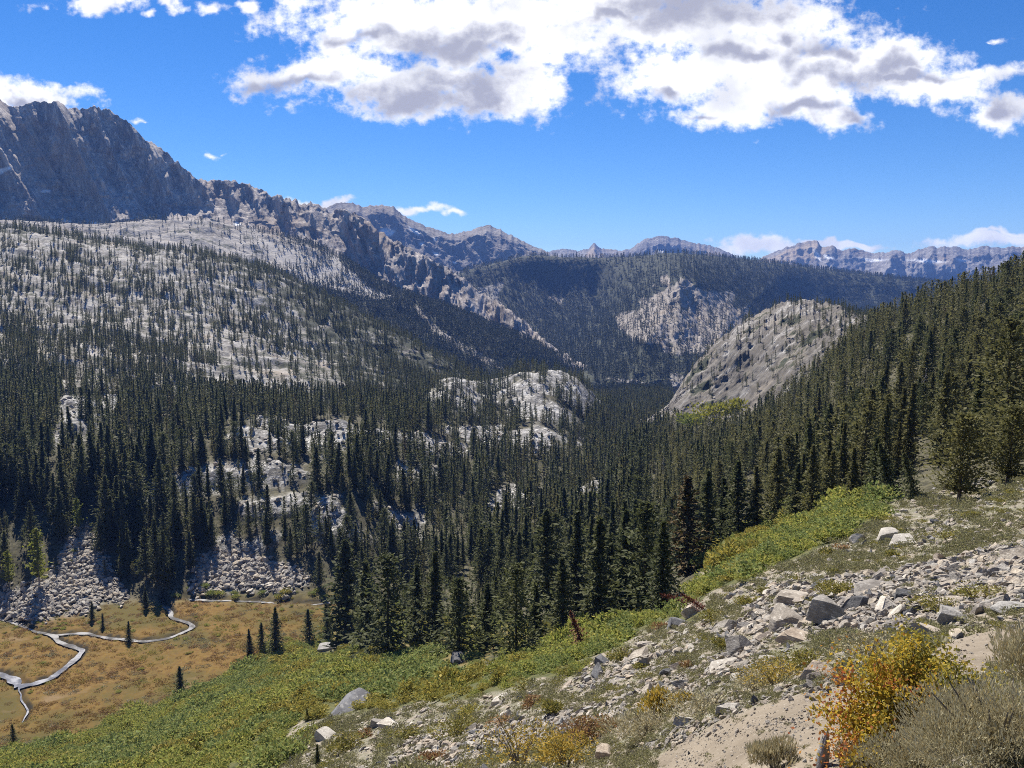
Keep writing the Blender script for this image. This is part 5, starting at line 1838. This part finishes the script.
ROCK_ZONES = [
    (lambda x, y: y < 560, 'loose rock on the upper bare slope around the white slab pair', 'rocks on the upper bare slope'),
    (lambda x, y: x > 900 and y < 620, 'broken block in the rubble right of the white faced block', 'rocks in the right rubble'),
    (lambda x, y: x > 900, 'rock at the side of the upper trail above the sage', 'rocks by the upper trail'),
    (lambda x, y: x > 745 and y < 600, 'rock in the upper rubble around the bluish slab', 'rocks round the bluish slab'),
    (lambda x, y: x > 745 and y < 665, 'angular block in the rubble around the two biggest boulders', 'rocks round the biggest boulders'),
    (lambda x, y: x > 745, 'stone on the bank of the lower trail left of the orange shrub', 'stones on the lower trail bank'),
    (lambda x, y: x > 640 and y < 690, 'pale rock in the band left of the rounded grey boulder', 'rocks left of the rounded boulder'),
    (lambda x, y: x > 600 and y > 690, 'stone below the grey sage strip beside the lower trail', 'stones below the sage strip'),
    (lambda x, y: x > 480, 'pale rock on the middle slope between thicket and rust bushes', 'rocks on the middle slope'),
    (lambda x, y: True, 'pale rock on the lower slope around the flat white slab', 'rocks on the lower slope'),
]
x, y, z, nn, ii, jj = pick_cells(WR * (0.06 + 2.2 * rubble + 1.1 * rub2), 5000)
px, py = project(x, y, z)
wpx = 6.5 + 13 * rng.random(len(x)) ** 2.8
wpx *= np.where((px > 740) & (py > 560), 1.2, 1.0)
dist = np.sqrt(x * x + y * y + z * z)
size = wpx * dist / F_PX
ok = (px > 0) & (px < 1024) & (py < 766) & (size < 2.6)
taken = [(b[0], b[1] - b[3] * 0.4, b[2] * 0.5) for b in BOULDERS]
n_big = 0
for k in np.argsort(-wpx):
    if not ok[k] or n_big >= NBIG:
        continue
    if any((abs(px[k] - a) < (r_ + wpx[k] * 0.42)) and abs(py[k] - b) < (r_ + wpx[k] * 0.42) * 0.5 for a, b, r_ in taken):
        continue
    taken.append((px[k], py[k], wpx[k] * 0.5))
    q = rng.random()
    tint = ROCKS_DARK if q < 0.12 else ROCKS_TAN if q < 0.42 else ROCKS_PALE if q < 0.54 else ROCKS
    for f, lab, grp in ROCK_ZONES:
        if f(px[k], py[k]):
            break
    place_rock(tint[int(rng.integers(0, 8))], x[k], y[k], z[k], nn[k], size[k], rng.random() * 6.28, lab, grp, wob=0.2, sink=0.3)
    n_big += 1

# small stones: one mass
x, y, z, nn, ii, jj = pick_cells(WR, 18000)
px, py = project(x, y, z)
dist = np.sqrt(x * x + y * y + z * z)
wpx = 1.6 + 6.0 * rng.random(len(x)) ** 3 + 7.0 * rng.random(len(x)) ** 2 * bilinear(np.clip(rubble + rub2 * 0.6, 0, 1), ii, jj)
size = wpx * dist / F_PX
wt = SCR * (slope_in & (trail > 0.2))
x2, y2, z2_, nn2, _, _ = pick_cells(SCR * trail * (0.25 + sstep(patchy, 0, 0.3)), 2200)
d2 = np.sqrt(x2 * x2 + y2 * y2 + z2_ * z2_)
s2_ = (1.0 + 3.0 * rng.random(len(x2)) ** 4) * d2 / F_PX
# ground that the photograph's own view does not show but a step aside would
OFF = ((Rg > 0.7) & (Rg < 60) & (np.abs(AZg) < math.radians(120)) & ((SCR <= 0) | (PXg < 0) | (PXg > 1024) | (PYg > 768))) & (thicket < 0.3)
OFFD = OFF * np.where(Rg < 12, 9.0, 1.3) * (1 - 0.9 * trail) * ~((PXg > -60) & (PXg < 1084) & (PYg > 700) & (PYg < 980) & (Rg < 9))
fi_, fj_ = scatter(Pg2, OFFD)
xo, yo, zo = [bilinear(Pg2[..., k], fi_, fj_) for k in range(3)]
no = np.stack([bilinear(GN[..., k], fi_, fj_) for k in range(3)], 1)
no /= np.linalg.norm(no, axis=1)[:, None]
so = (0.05 + 0.22 * rng.random(len(xo)) ** 3) * np.where(np.hypot(xo, yo) < 12, 0.7, 1.5)
x2, y2, z2_, nn2, s2_ = [np.concatenate(q) for q in ((x2, xo), (y2, yo), (z2_, zo), (nn2, no), (s2_, so))]
print('off stones', len(xo))
xs, ys, zz_ = np.concatenate([x, x2]), np.concatenate([y, y2]), np.concatenate([z, z2_])
ss = np.concatenate([size, s2_])
nns = np.concatenate([nn, nn2])
idx = rng.choice(6, len(xs), p=[0.26, 0.26, 0.18, 0.14, 0.12, 0.04])
stuff('scree', LOW, np.stack([xs, ys, zz_], 1), np.stack([ss, ss, ss * 1.15], 1), euler_on(nns, rng.random(len(xs)) * 6.28, 0.38), idx, label='small grey stones strewn over the dry slope')

# blocks of the rock fans behind the meadow and on the granite benches
wt = SCR * (talus * 1.0 + 0.055 * granite * (PXg < 600) * (Rg < 700))
x, y, z, nn, ii, jj = pick_cells(wt, 5200)
dist = np.sqrt(x * x + y * y + z * z)
px, py = project(x, y, z)
wpx = 1.8 + 4.5 * rng.random(len(x)) ** 2.2 + np.where(px > 150, 2.5 * rng.random(len(x)) ** 2, 0)
ss = wpx * dist / F_PX
idx = rng.choice([0, 1, 2, 3], len(x), p=[0.4, 0.1, 0.15, 0.35])
stuff('talus_blocks', LOW[:5], np.stack([x, y, z], 1), np.stack([ss, ss, ss * 1.3], 1), euler_on(nn, rng.random(len(x)) * 6.28, 0.35), idx, label='pale blocky rock debris in fans behind the golden meadow')

# ------------------------------------------------------------------ low growth that nobody could count
TUFTS = []
for k in range(2):
    V, T = tuft(400 + k, n=60, h=0.32, spread=0.3)
    TUFTS.append(leaf_mesh('tuft', V, T, M_GRASS, rng))
for k in range(4):
    V, T = bush_mesh(420 + k, n=260, leaf=0.085, lw=0.5, hz=0.34, lobes=8)
    TUFTS.append(leaf_mesh('mat', V, T, M_MAT if k < 3 else M_BUSH_G, rng))
x, y, z, nn, ii, jj = pick_cells(SCR * slope_in * (0.3 + 0.9 * sstep(-patchy, -0.1, 0.3)) * (1 - 0.8 * np.clip(rubble + 0.7 * rub2, 0, 1)) * (1 - 0.97 * trail), 12000)
dist = np.sqrt(x * x + y * y + z * z)
idx = rng.choice(6, len(x), p=[0.16, 0.12, 0.26, 0.22, 0.20, 0.04])
wp = np.where(idx < 2, 6 + 7 * rng.random(len(x)) ** 2, 5 + 15 * rng.random(len(x)) ** 2)
ss = np.minimum(wp * dist / F_PX, 2.2)
fi_, fj_ = scatter(Pg2, OFF * np.where(Rg < 12, 3.5, 0.6) * (1 - 0.95 * trail) * ~((PXg > -60) & (PXg < 1084) & (PYg > 700) & (PYg < 980) & (Rg < 9)))
xo, yo, zo = [bilinear(Pg2[..., k], fi_, fj_) for k in range(3)]
x, y, z = [np.concatenate(q) for q in ((x, xo), (y, yo), (z, zo))]
idx = np.concatenate([idx, rng.choice(6, len(xo), p=[0.2, 0.16, 0.22, 0.2, 0.18, 0.04])])
ss = np.concatenate([ss, 0.2 + 0.5 * rng.random(len(xo)) ** 2])
stuff('dry_grass', TUFTS, np.stack([x, y, z - 0.02 * ss], 1), np.stack([ss, ss, ss * np.where(idx < 2, 0.8, 0.85)], 1), np.stack([0 * x, 0 * x, rng.random(len(x)) * 6.28], 1), idx, label='grey green low growth and dry grass covering the slope between the stones')

WB = []
for k in range(6):
    V, T = bush_mesh(500 + k, n=620, leaf=0.11, lw=0.5, hz=0.8, lobes=10)
    WB.append(leaf_mesh('willow', V, T, (M_WILLOW, M_WILLOW, M_WILLOW_B, M_WILLOW_B, M_WILLOW_Y, M_WILLOW_Y)[k], rng))
wd = (0.55 * zone(THICKET[0], 35, 300, *_tj) + 0.9 * zone(THICKET[1], 40, 300)) * SEEN
wd = wd * (0.25 + 0.9 * sstep(fbm2(Xg / 9, Yg / 9, 4, 77), -0.14, 0.2)) * (bank < 0.2)
wd = wd + 0.10 * np.broadcast_to(yellow, wd.shape) * (meadow < 0.3) + 0.05 * slope_in * (PXg < 520) * (Rg > 30) * sstep(fbm2(Xg / 9, Yg / 9, 3, 81), 0.0, 0.3)
fi, fj = scatter(Pg2, wd * (Rg > 25))
x, y, z = [bilinear(Pg2[..., k], fi, fj) for k in range(3)]
px, py = project(x, y, z)
m_ = (px > -60) & (px < 1080) & (y > 0)
x, y, z, px, py = x[m_], y[m_], z[m_], px[m_], py[m_]
clr = np.ones(len(x), bool)
for b in BOULDERS:
    clr &= ~((np.abs(px - b[0]) < b[2] * 0.5 + 2) & (py > b[1] - 3) & (py < b[1] + 9))
x, y, z, px, py = x[clr], y[clr], z[clr], px[clr], py[clr]
print('willows', len(x))
yel = fbm2(x / 22, y / 22, 3, 78) + 0.3 * (py > 700) * (px > 300) - 0.12 * (px < 280)
blu = fbm2(x / 30 + 9, y / 30, 3, 83)
idx = np.where(yel + rng.normal(0, 0.16, len(x)) > 0.20, rng.integers(4, 6, len(x)), np.where(blu + rng.normal(0, 0.16, len(x)) > 0.05, rng.integers(2, 4, len(x)), rng.integers(0, 2, len(x))))
ss = (0.9 + 3.4 * rng.random(len(x)) ** 2) * np.where(rng.random(len(x)) < 0.05, 1.5, 1.0) * np.clip(np.hypot(x, y) / 120, 0.45, 1.1)
stuff('willow_thicket', WB, np.stack([x, y, z - 0.1], 1), np.stack([ss * 1.2, ss * 1.2, ss * (0.55 + 0.35 * rng.random(len(x)))], 1), np.stack([0 * x, 0 * x, rng.random(len(x)) * 6.28], 1), idx, label='green and yellowish willow thicket covering the slope under the forest edge')

# tussocks and dwarf willow along the creek
wd = 0.05 * sstep(fbm2(Xg / 14, Yg / 14, 4, 79), 0.05, 0.35) * meadow * (PYg < 640) + 0.006 * meadow + 0.16 * softpoly(PXg, PYg, [(25, 622), (60, 622), (85, 628), (70, 634), (30, 630)], 3, 2) * meadow
near_ck = blur(bank, 14)
wd = (wd + 0.22 * near_ck * (PYg < 645) * meadow * sstep(fbm2(Xg / 8, Yg / 8, 3, 80), -0.1, 0.2)) * (bank < 0.1)
fi, fj = scatter(Pg2, wd)
x, y, z = [bilinear(Pg2[..., k], fi, fj) for k in range(3)]
ss = 0.6 + 1.3 * rng.random(len(x)) ** 2
M_GOLD = leaf_material('golden_grass', (0.22, 0.13, 0.03), (0.32, 0.20, 0.055), trans=0.2)
MT = []
for k, mt in enumerate((M_BUSH_R, M_GRASS, M_GOLD, M_WILLOW_Y)):
    V, T = tuft(440 + k, n=60, h=0.5, spread=0.45)
    MT.append(leaf_mesh('meadow_tuft', V, T, mt, rng))
fi, fj = scatter(Pg2, 0.28 * meadow * (bank < 0.05) * (PXg > -60) * (0.2 + sstep(fbm2(Xg / 18, Yg / 10, 4, 86), -0.3, 0.3)))
x3, y3, z3 = [bilinear(Pg2[..., k], fi, fj) for k in range(3)]
tone = fbm2(x3 / 25, y3 / 14, 4, 87) + rng.normal(0, 0.15, len(x3))
i3 = np.where(tone > 0.25, 3, np.where(tone > 0.0, 2, np.where(tone > -0.3, 0, 1)))
s3 = 0.9 + 1.0 * rng.random(len(x3))
print('meadow tufts', len(x3))
stuff('meadow_grass', MT, np.stack([x3, y3, z3 - 0.03], 1), np.stack([s3 * 1.5, s3 * 1.5, s3 * 0.6], 1), np.stack([0 * x3, 0 * x3, rng.random(len(x3)) * 6.28], 1), i3, label='golden and rust autumn grass on the flat meadow')
stuff('meadow_tussocks', WB, np.stack([x, y, z - 0.05], 1), np.stack([ss * 1.5, ss * 1.5, ss * 0.6], 1), np.stack([0 * x, 0 * x, rng.random(len(x)) * 6.28], 1), rng.choice([0, 1, 4], len(x), p=[0.45, 0.35, 0.2]), label='low olive tussocks and dwarf willow along the creek on the golden meadow')

# ------------------------------------------------------------------ bushes one can point at
def bush(px, py, wpx, hpx, mat, label, leaf_px=2.6, n=None, name='bush', cat='bush', group='bushes on the dry slope', lw=0.5, up=0.6):
    x, y, z = hit(px, py, 3)
    r = math.sqrt(x * x + y * y + z * z)
    w = wpx * 1.12 * r / F_PX
    h = hpx * 1.15 * r / F_PX
    sd_ = int(px * 7 + py)
    n = n or int(min(1600, max(220, wpx * hpx * 2.0)))
    V, T = bush_mesh(sd_, n=n, leaf=leaf_px / wpx, lw=lw, up=up, hz=0.75, lobes=int(6 + wpx / 8))
    rt = bpy.data.objects.new(name, None)
    rt.empty_display_size = 0.2
    COL.objects.link(rt)
    rt.location = (x, y, z - 0.02)
    rt.scale = (w, w * 0.8, h / 0.85)
    rt.rotation_euler = (0, 0, 0.2 * math.sin(sd_))
    rt['label'], rt['category'], rt['group'] = label, cat, group
    link('foliage', leaf_mesh('foliage', V, T, mat, rng), rt)
    V, T = bush_stems(sd_, n=10)
    link('stems', tri_mesh('stems', V, T, M_TWIG), rt)
    return rt


BUSHES = [
    (622, 660, 34, 14, M_BUSH_G, 'olive bush right of the dark rock at the thicket edge'),
    (607, 650, 18, 8, M_BUSH_Y, 'bright yellow bush behind the dark rock at the thicket edge'),
    (459, 738, 48, 20, M_BUSH_G, 'rounded yellow green bush in the middle of the lower slope'),
    (552, 717, 26, 16, M_BUSH_G, 'small yellow green bush right of a rust one on the middle slope'),
    (530, 708, 24, 11, M_BUSH_R, 'low rust coloured bush on the middle slope'),
    (503, 727, 26, 9, M_BUSH_R, 'flat rust bush between the two yellow green bushes'),
    (433, 764, 26, 14, M_BUSH_R, 'reddish brown bush near the bottom edge left of the big yellow one'),
    (520, 768, 76, 46, M_BUSH_Y, 'big golden yellow bush at the bottom edge of the slope'),
    (565, 768, 54, 34, M_BUSH_Y, 'golden bush right of the biggest golden one at the bottom edge'),
    (582, 746, 42, 26, M_BUSH_R, 'rust brown bush above the pointed brown boulder'),
    (607, 732, 26, 14, M_BUSH_R, 'rust bush right of the larger rust brown one'),
    (658, 722, 30, 34, M_BUSH_Y, 'upright yellow bush at the left end of the grey sage strip'),
    (682, 706, 24, 16, M_BUSH_Y, 'yellow bush just behind the upright yellow one'),
    (724, 650, 20, 13, M_BUSH_G, 'bright green bush left of the rounded grey boulder'),
    (838, 598, 38, 17, M_BUSH_G, 'olive bush between the black rock and the long thin slab'),
    (751, 607, 24, 11, M_BUSH_G, 'yellow green bush left of the bluish slab'),
    (764, 596, 20, 8, M_BUSH_G, 'flat yellow green bush above the bluish slab'),
    (835, 576, 14, 8, M_BUSH_G, 'small round bush high on the bare slope under the white slab pair'),
    (828, 557, 14, 9, M_BUSH_G, 'small bush under the end of the upper green thicket'),
    (842, 551, 16, 6, M_BUSH_R, 'low rust bush under the end of the upper green thicket'),
    (892, 558, 15, 8, M_BUSH_G, 'little yellow green bush below the white slab pair'),
    (894, 536, 16, 8, M_BUSH_G, 'yellow bush growing between the two white slabs'),
    (948, 541, 34, 9, M_BUSH_G, 'low yellow green mat right of the white slab pair'),
    (975, 520, 20, 7, M_BUSH_G, 'low bush high on the bare slope right of the spreading pine'),
    (800, 672, 46, 20, M_BUSH_G, 'olive bush above the wide tan slab by the trail'),
    (776, 684, 60, 24, M_BUSH_Y, 'wide yellow olive bush on the bank above the lower trail'),
    (872, 662, 58, 32, M_SAGE, 'large grey olive bush behind the orange shrub'),
    (940, 612, 46, 16, M_BUSH_G, 'yellow olive bush in the rubble above the flat grey slab'),
    (975, 600, 44, 14, M_BUSH_G, 'olive mat of growth in the rubble near the right edge'),
    (660, 630, 16, 8, M_BUSH_R, 'low rust bush below the low black rock'),
    (712, 622, 26, 12, M_BUSH_G, 'yellow green bush right of the grey and white boulder'),
    (642, 672, 16, 8, M_BUSH_G, 'small yellow bush alone among pale stones of the middle slope'),
    (690, 668, 18, 8, M_BUSH_R, 'low brown bush left of the pale flat slab'),
    (355, 708, 26, 8, M_BUSH_Y, 'yellow growth on the low dark rock ledge'),
    (405, 742, 30, 12, M_BUSH_G, 'olive bush below the flat white slab on the lower slope'),
    (365, 738, 16, 8, M_BUSH_R, 'rust bush left of the flat white slab'),
    (345, 752, 34, 16, M_BUSH_G, 'green bush at the bottom left of the stony slope'),
    (525, 690, 30, 10, M_BUSH_G, 'yellow green bush at the lower edge of the willow thicket'),
    (570, 676, 26, 10, M_BUSH_G, 'light green bush at the thicket edge left of the dark rock'),
]
for b in BUSHES:
    bush(*b)
# grey sage by the trail
for (px, py, w_, h_, lab) in ((650, 735, 66, 22, 'grey sage bush at the lower end of the strip beside the yellow bush'), (705, 712, 70, 20, 'long grey sage bush along the bank below the pale flat slab'), (755, 690, 50, 18, 'grey sage bush at the upper end of the strip above the whitish slab'),
                              (1056, 690, 80, 58, 'big dry sage bush cut by the right edge beside the trail'), (1000, 768, 140, 74, 'large dry grey sage bush filling the lower right corner'), (912, 775, 70, 36, 'grey sage bush under the orange shrub at the bottom edge'), (866, 768, 40, 26, 'low sage bush at the bottom edge right of the pointed stone'),
                              (774, 770, 40, 32, 'thin dry sage bush left of the pointed stone')):
    bush(px, py, w_, h_, M_SAGE, lab, leaf_px=5.5, lw=0.15, up=1.5, n=int(w_ * h_ * 1.9), name='sage_bush', cat='sage bush', group='sage bushes by the trail')

# light green and yellow broadleaf growth in the woods
for (px, py, w_, h_, mat, lab) in ((712, 428, 40, 30, M_LIME, 'bright lime yellow bush patch at the foot of the granite dome'), (690, 432, 30, 22, M_ASPEN, 'light green bush patch left of the lime yellow one under the dome'), (733, 420, 26, 24, M_LIME, 'small lime bush at the right foot of the granite dome'),
                                   (574, 512, 22, 12, M_ASPEN, 'yellow green bush clump in the valley wood near the white rocks'), (590, 503, 16, 8, M_ASPEN, 'small light green bush clump above the yellow green one in the valley wood'),
                                   (442, 640, 22, 20, M_WILLOW_Y, 'yellowish bush in the gap of the forest edge behind the bluish boulder'), (560, 650, 20, 22, M_WILLOW, 'green bush under the dead red tree'), (725, 553, 26, 16, M_ASPEN, 'bright green bush at the left top of the upper green thicket')):
    bush(px, py, w_, h_, mat, lab, n=700, name='leafy_bush', cat='bush', group='light green bushes at the wood')
for (px, py, hp, lab) in ((40, 590, 62, 'pale green aspen at the left rim of the pale rock fan'), (78, 532, 34, 'yellow green aspen above the pale rock fan'), (10, 590, 40, 'small pale aspen at the left edge beside the rock fan')):
    x, y, z = hit(px, py, 12)
    r = math.hypot(x, y)
    h = r * math.tan(float(ray(px, py - hp)[1])) - z
    V, T, tr = conifer(int(px) + 70, 20.0, 4.2, nb=80, ns=9, spray=(1.2, 0.9), base=0.16, power=0.5, droop=0.3, ragged=0.6)
    make_tree('aspen', leaf_mesh('crown', V, T, M_ASPEN, rng), tri_mesh('trunk', tr[0], tr[1], M_DEADWOOD, smooth=True), (x, y, z - 0.1), (h / 20,) * 3, 1.0, lab, 'aspen tree', 'aspens by the rock fan')

# dead red conifers
V, T, tr = conifer(91, 20.0, 4.2, nb=130, ns=9, spray=(1.3, 0.42), base=0.12, droop=-0.2, power=0.8)
dead_c, dead_t = leaf_mesh('crown', V, T, M_NEEDLE_RED, rng), tri_mesh('trunk', tr[0], tr[1], M_DEADWOOD, smooth=True)
for (px, py, hp, tilt, az_, lab) in ((690, 606, 34, -1.15, 0.2, 'dead red conifer fallen over the slope above the grey and white boulder'), (706, 612, 30, -0.95, 0.1, 'dead red conifer leaning left beside the fallen one'), (585, 652, 44, -0.35, 0.0, 'dead red conifer leaning beside the broad ragged conifer')):
    x, y, z = hit(px, py, 12)
    r = math.hypot(x, y)
    h = hp * r / F_PX * 1.05
    t = make_tree('dead_conifer', dead_c, dead_t, (x, y, z + 0.05), (h / 20 * 1.2, h / 20 * 1.2, h / 20), 0, lab, 'dead tree', 'dead red conifers')
    t.rotation_euler = (az_, tilt, 0)

# ------------------------------------------------------------------ the orange and yellow shrub beside the trail
M_HERO_Y = leaf_material('shrub_yellow_leaves', (0.44, 0.30, 0.03), (0.60, 0.42, 0.06), (0.34, 0.28, 0.05), trans=0.4, obj_var=0.1)
M_HERO_O = leaf_material('shrub_orange_leaves', (0.42, 0.17, 0.03), (0.56, 0.28, 0.07), (0.40, 0.13, 0.05), trans=0.4, obj_var=0.1)
M_HERO_G = leaf_material('shrub_green_leaves', (0.22, 0.21, 0.04), (0.34, 0.30, 0.06), (0.42, 0.32, 0.05), trans=0.4, obj_var=0.1)


def hero_shrub():
    x, y, z = hit(903, 742, 3)
    r = math.sqrt(x * x + y * y + z * z)
    u = r / F_PX
    rt = bpy.data.objects.new('autumn_shrub', None)
    rt.empty_display_size = 0.2
    COL.objects.link(rt)
    rt.location = (x, y, z)
    rt['label'] = 'tall shrub with yellow and orange autumn leaves beside the trail'
    rt['category'] = 'shrub'
    rr = np.random.default_rng(77)
    Vs, Ts, b0 = [], [], 0
    tips = []
    for k in range(46):
        tx_ = rr.normal(8, 40)
        ht = (90 - 0.012 * (tx_ - 12) ** 2) * (0.55 + 0.5 * rr.random()) * 0.95
        ht = max(ht, 18)
        ty_ = rr.normal(0, 24)
        p0 = np.array([rr.normal(0, 6), rr.normal(0, 6), -4.0])
        p2 = np.array([tx_, ty_, ht])
        p1 = (p0 + p2) * 0.5 + np.array([rr.normal(0, 5), rr.normal(0, 5), 6])
        pts = pchip(np.array([0, 1, 2.0]), np.stack([p0, p1, p2]), np.linspace(0, 2, 7)) * u
        V, T = tube(pts, np.linspace(1.1, 0.3, 7) * u, 5)
        Vs.append(V)
        Ts.append(T + b0)
        b0 += len(V)
        tips.append(pts)
    link('stems', tri_mesh('stems', np.concatenate(Vs), np.concatenate(Ts), M_TWIG, smooth=True), rt)
    C, D_, O = [], [], []
    for pts in tips:
        n = int(230 + rr.integers(0, 80))
        t = 2.2 + 3.8 * rr.random(n) ** 0.7
        i = np.minimum(t.astype(int), 5)
        q = pts[i] + (pts[i + 1] - pts[i]) * (t - i)[:, None]
        q = q + rr.normal(0, 6.0, (n, 3)) * u
        C.append(q)
        D_.append(np.array([0, 0, -0.2]) + rr.normal(0, 0.9, (n, 3)))
    C, D_ = np.concatenate(C), np.concatenate(D_)
    # low lobes that trail down towards the path
    for (lx, ly, lz, sx_, sz_, n) in ((-42, -8, 26, 14, 10, 900), (-30, -26, 6, 22, 9, 1500), (-20, 6, 56, 20, 12, 800), (46, 0, 44, 18, 10, 1000)):
        C = np.concatenate([C, (np.array([lx, ly, lz]) + rr.normal(0, 1, (n, 3)) * np.array([sx_, 10, sz_])) * u])
        D_ = np.concatenate([D_, np.array([0, 0, -0.2]) + rr.normal(0, 0.9, (n, 3))])
    C[:, 2] = np.maximum(C[:, 2], -6 * u)
    n = len(C)
    f = fbm3(C[:, 0] / u / 22, C[:, 1] / u / 22, C[:, 2] / u / 22, 3, 5) * 1.2 - C[:, 0] / u * 0.010 - 0.18 + rr.normal(0, 0.22, n)
    kind = np.where(f > 0.38, 1, np.where(f < -0.30, 2, 0))
    Ln = (2.5 + 1.9 * rr.random(n)) * u
    V, T = leaf_quads(C, D_, rr.normal(0, 1, (n, 3)), Ln, Ln * 0.62, rr)
    for kd, mt, lab in ((0, M_HERO_Y, 'yellow leaves'), (1, M_HERO_O, 'orange leaves'), (2, M_HERO_G, 'olive green leaves')):
        m_ = np.nonzero(kind == kd)[0]
        vv = V.reshape(-1, 4, 3)[m_].reshape(-1, 3)
        o = link('foliage', leaf_mesh('foliage', vv, np.arange(len(vv)).reshape(-1, 4), mt, rr), rt)
        o['label'] = lab


hero_shrub()
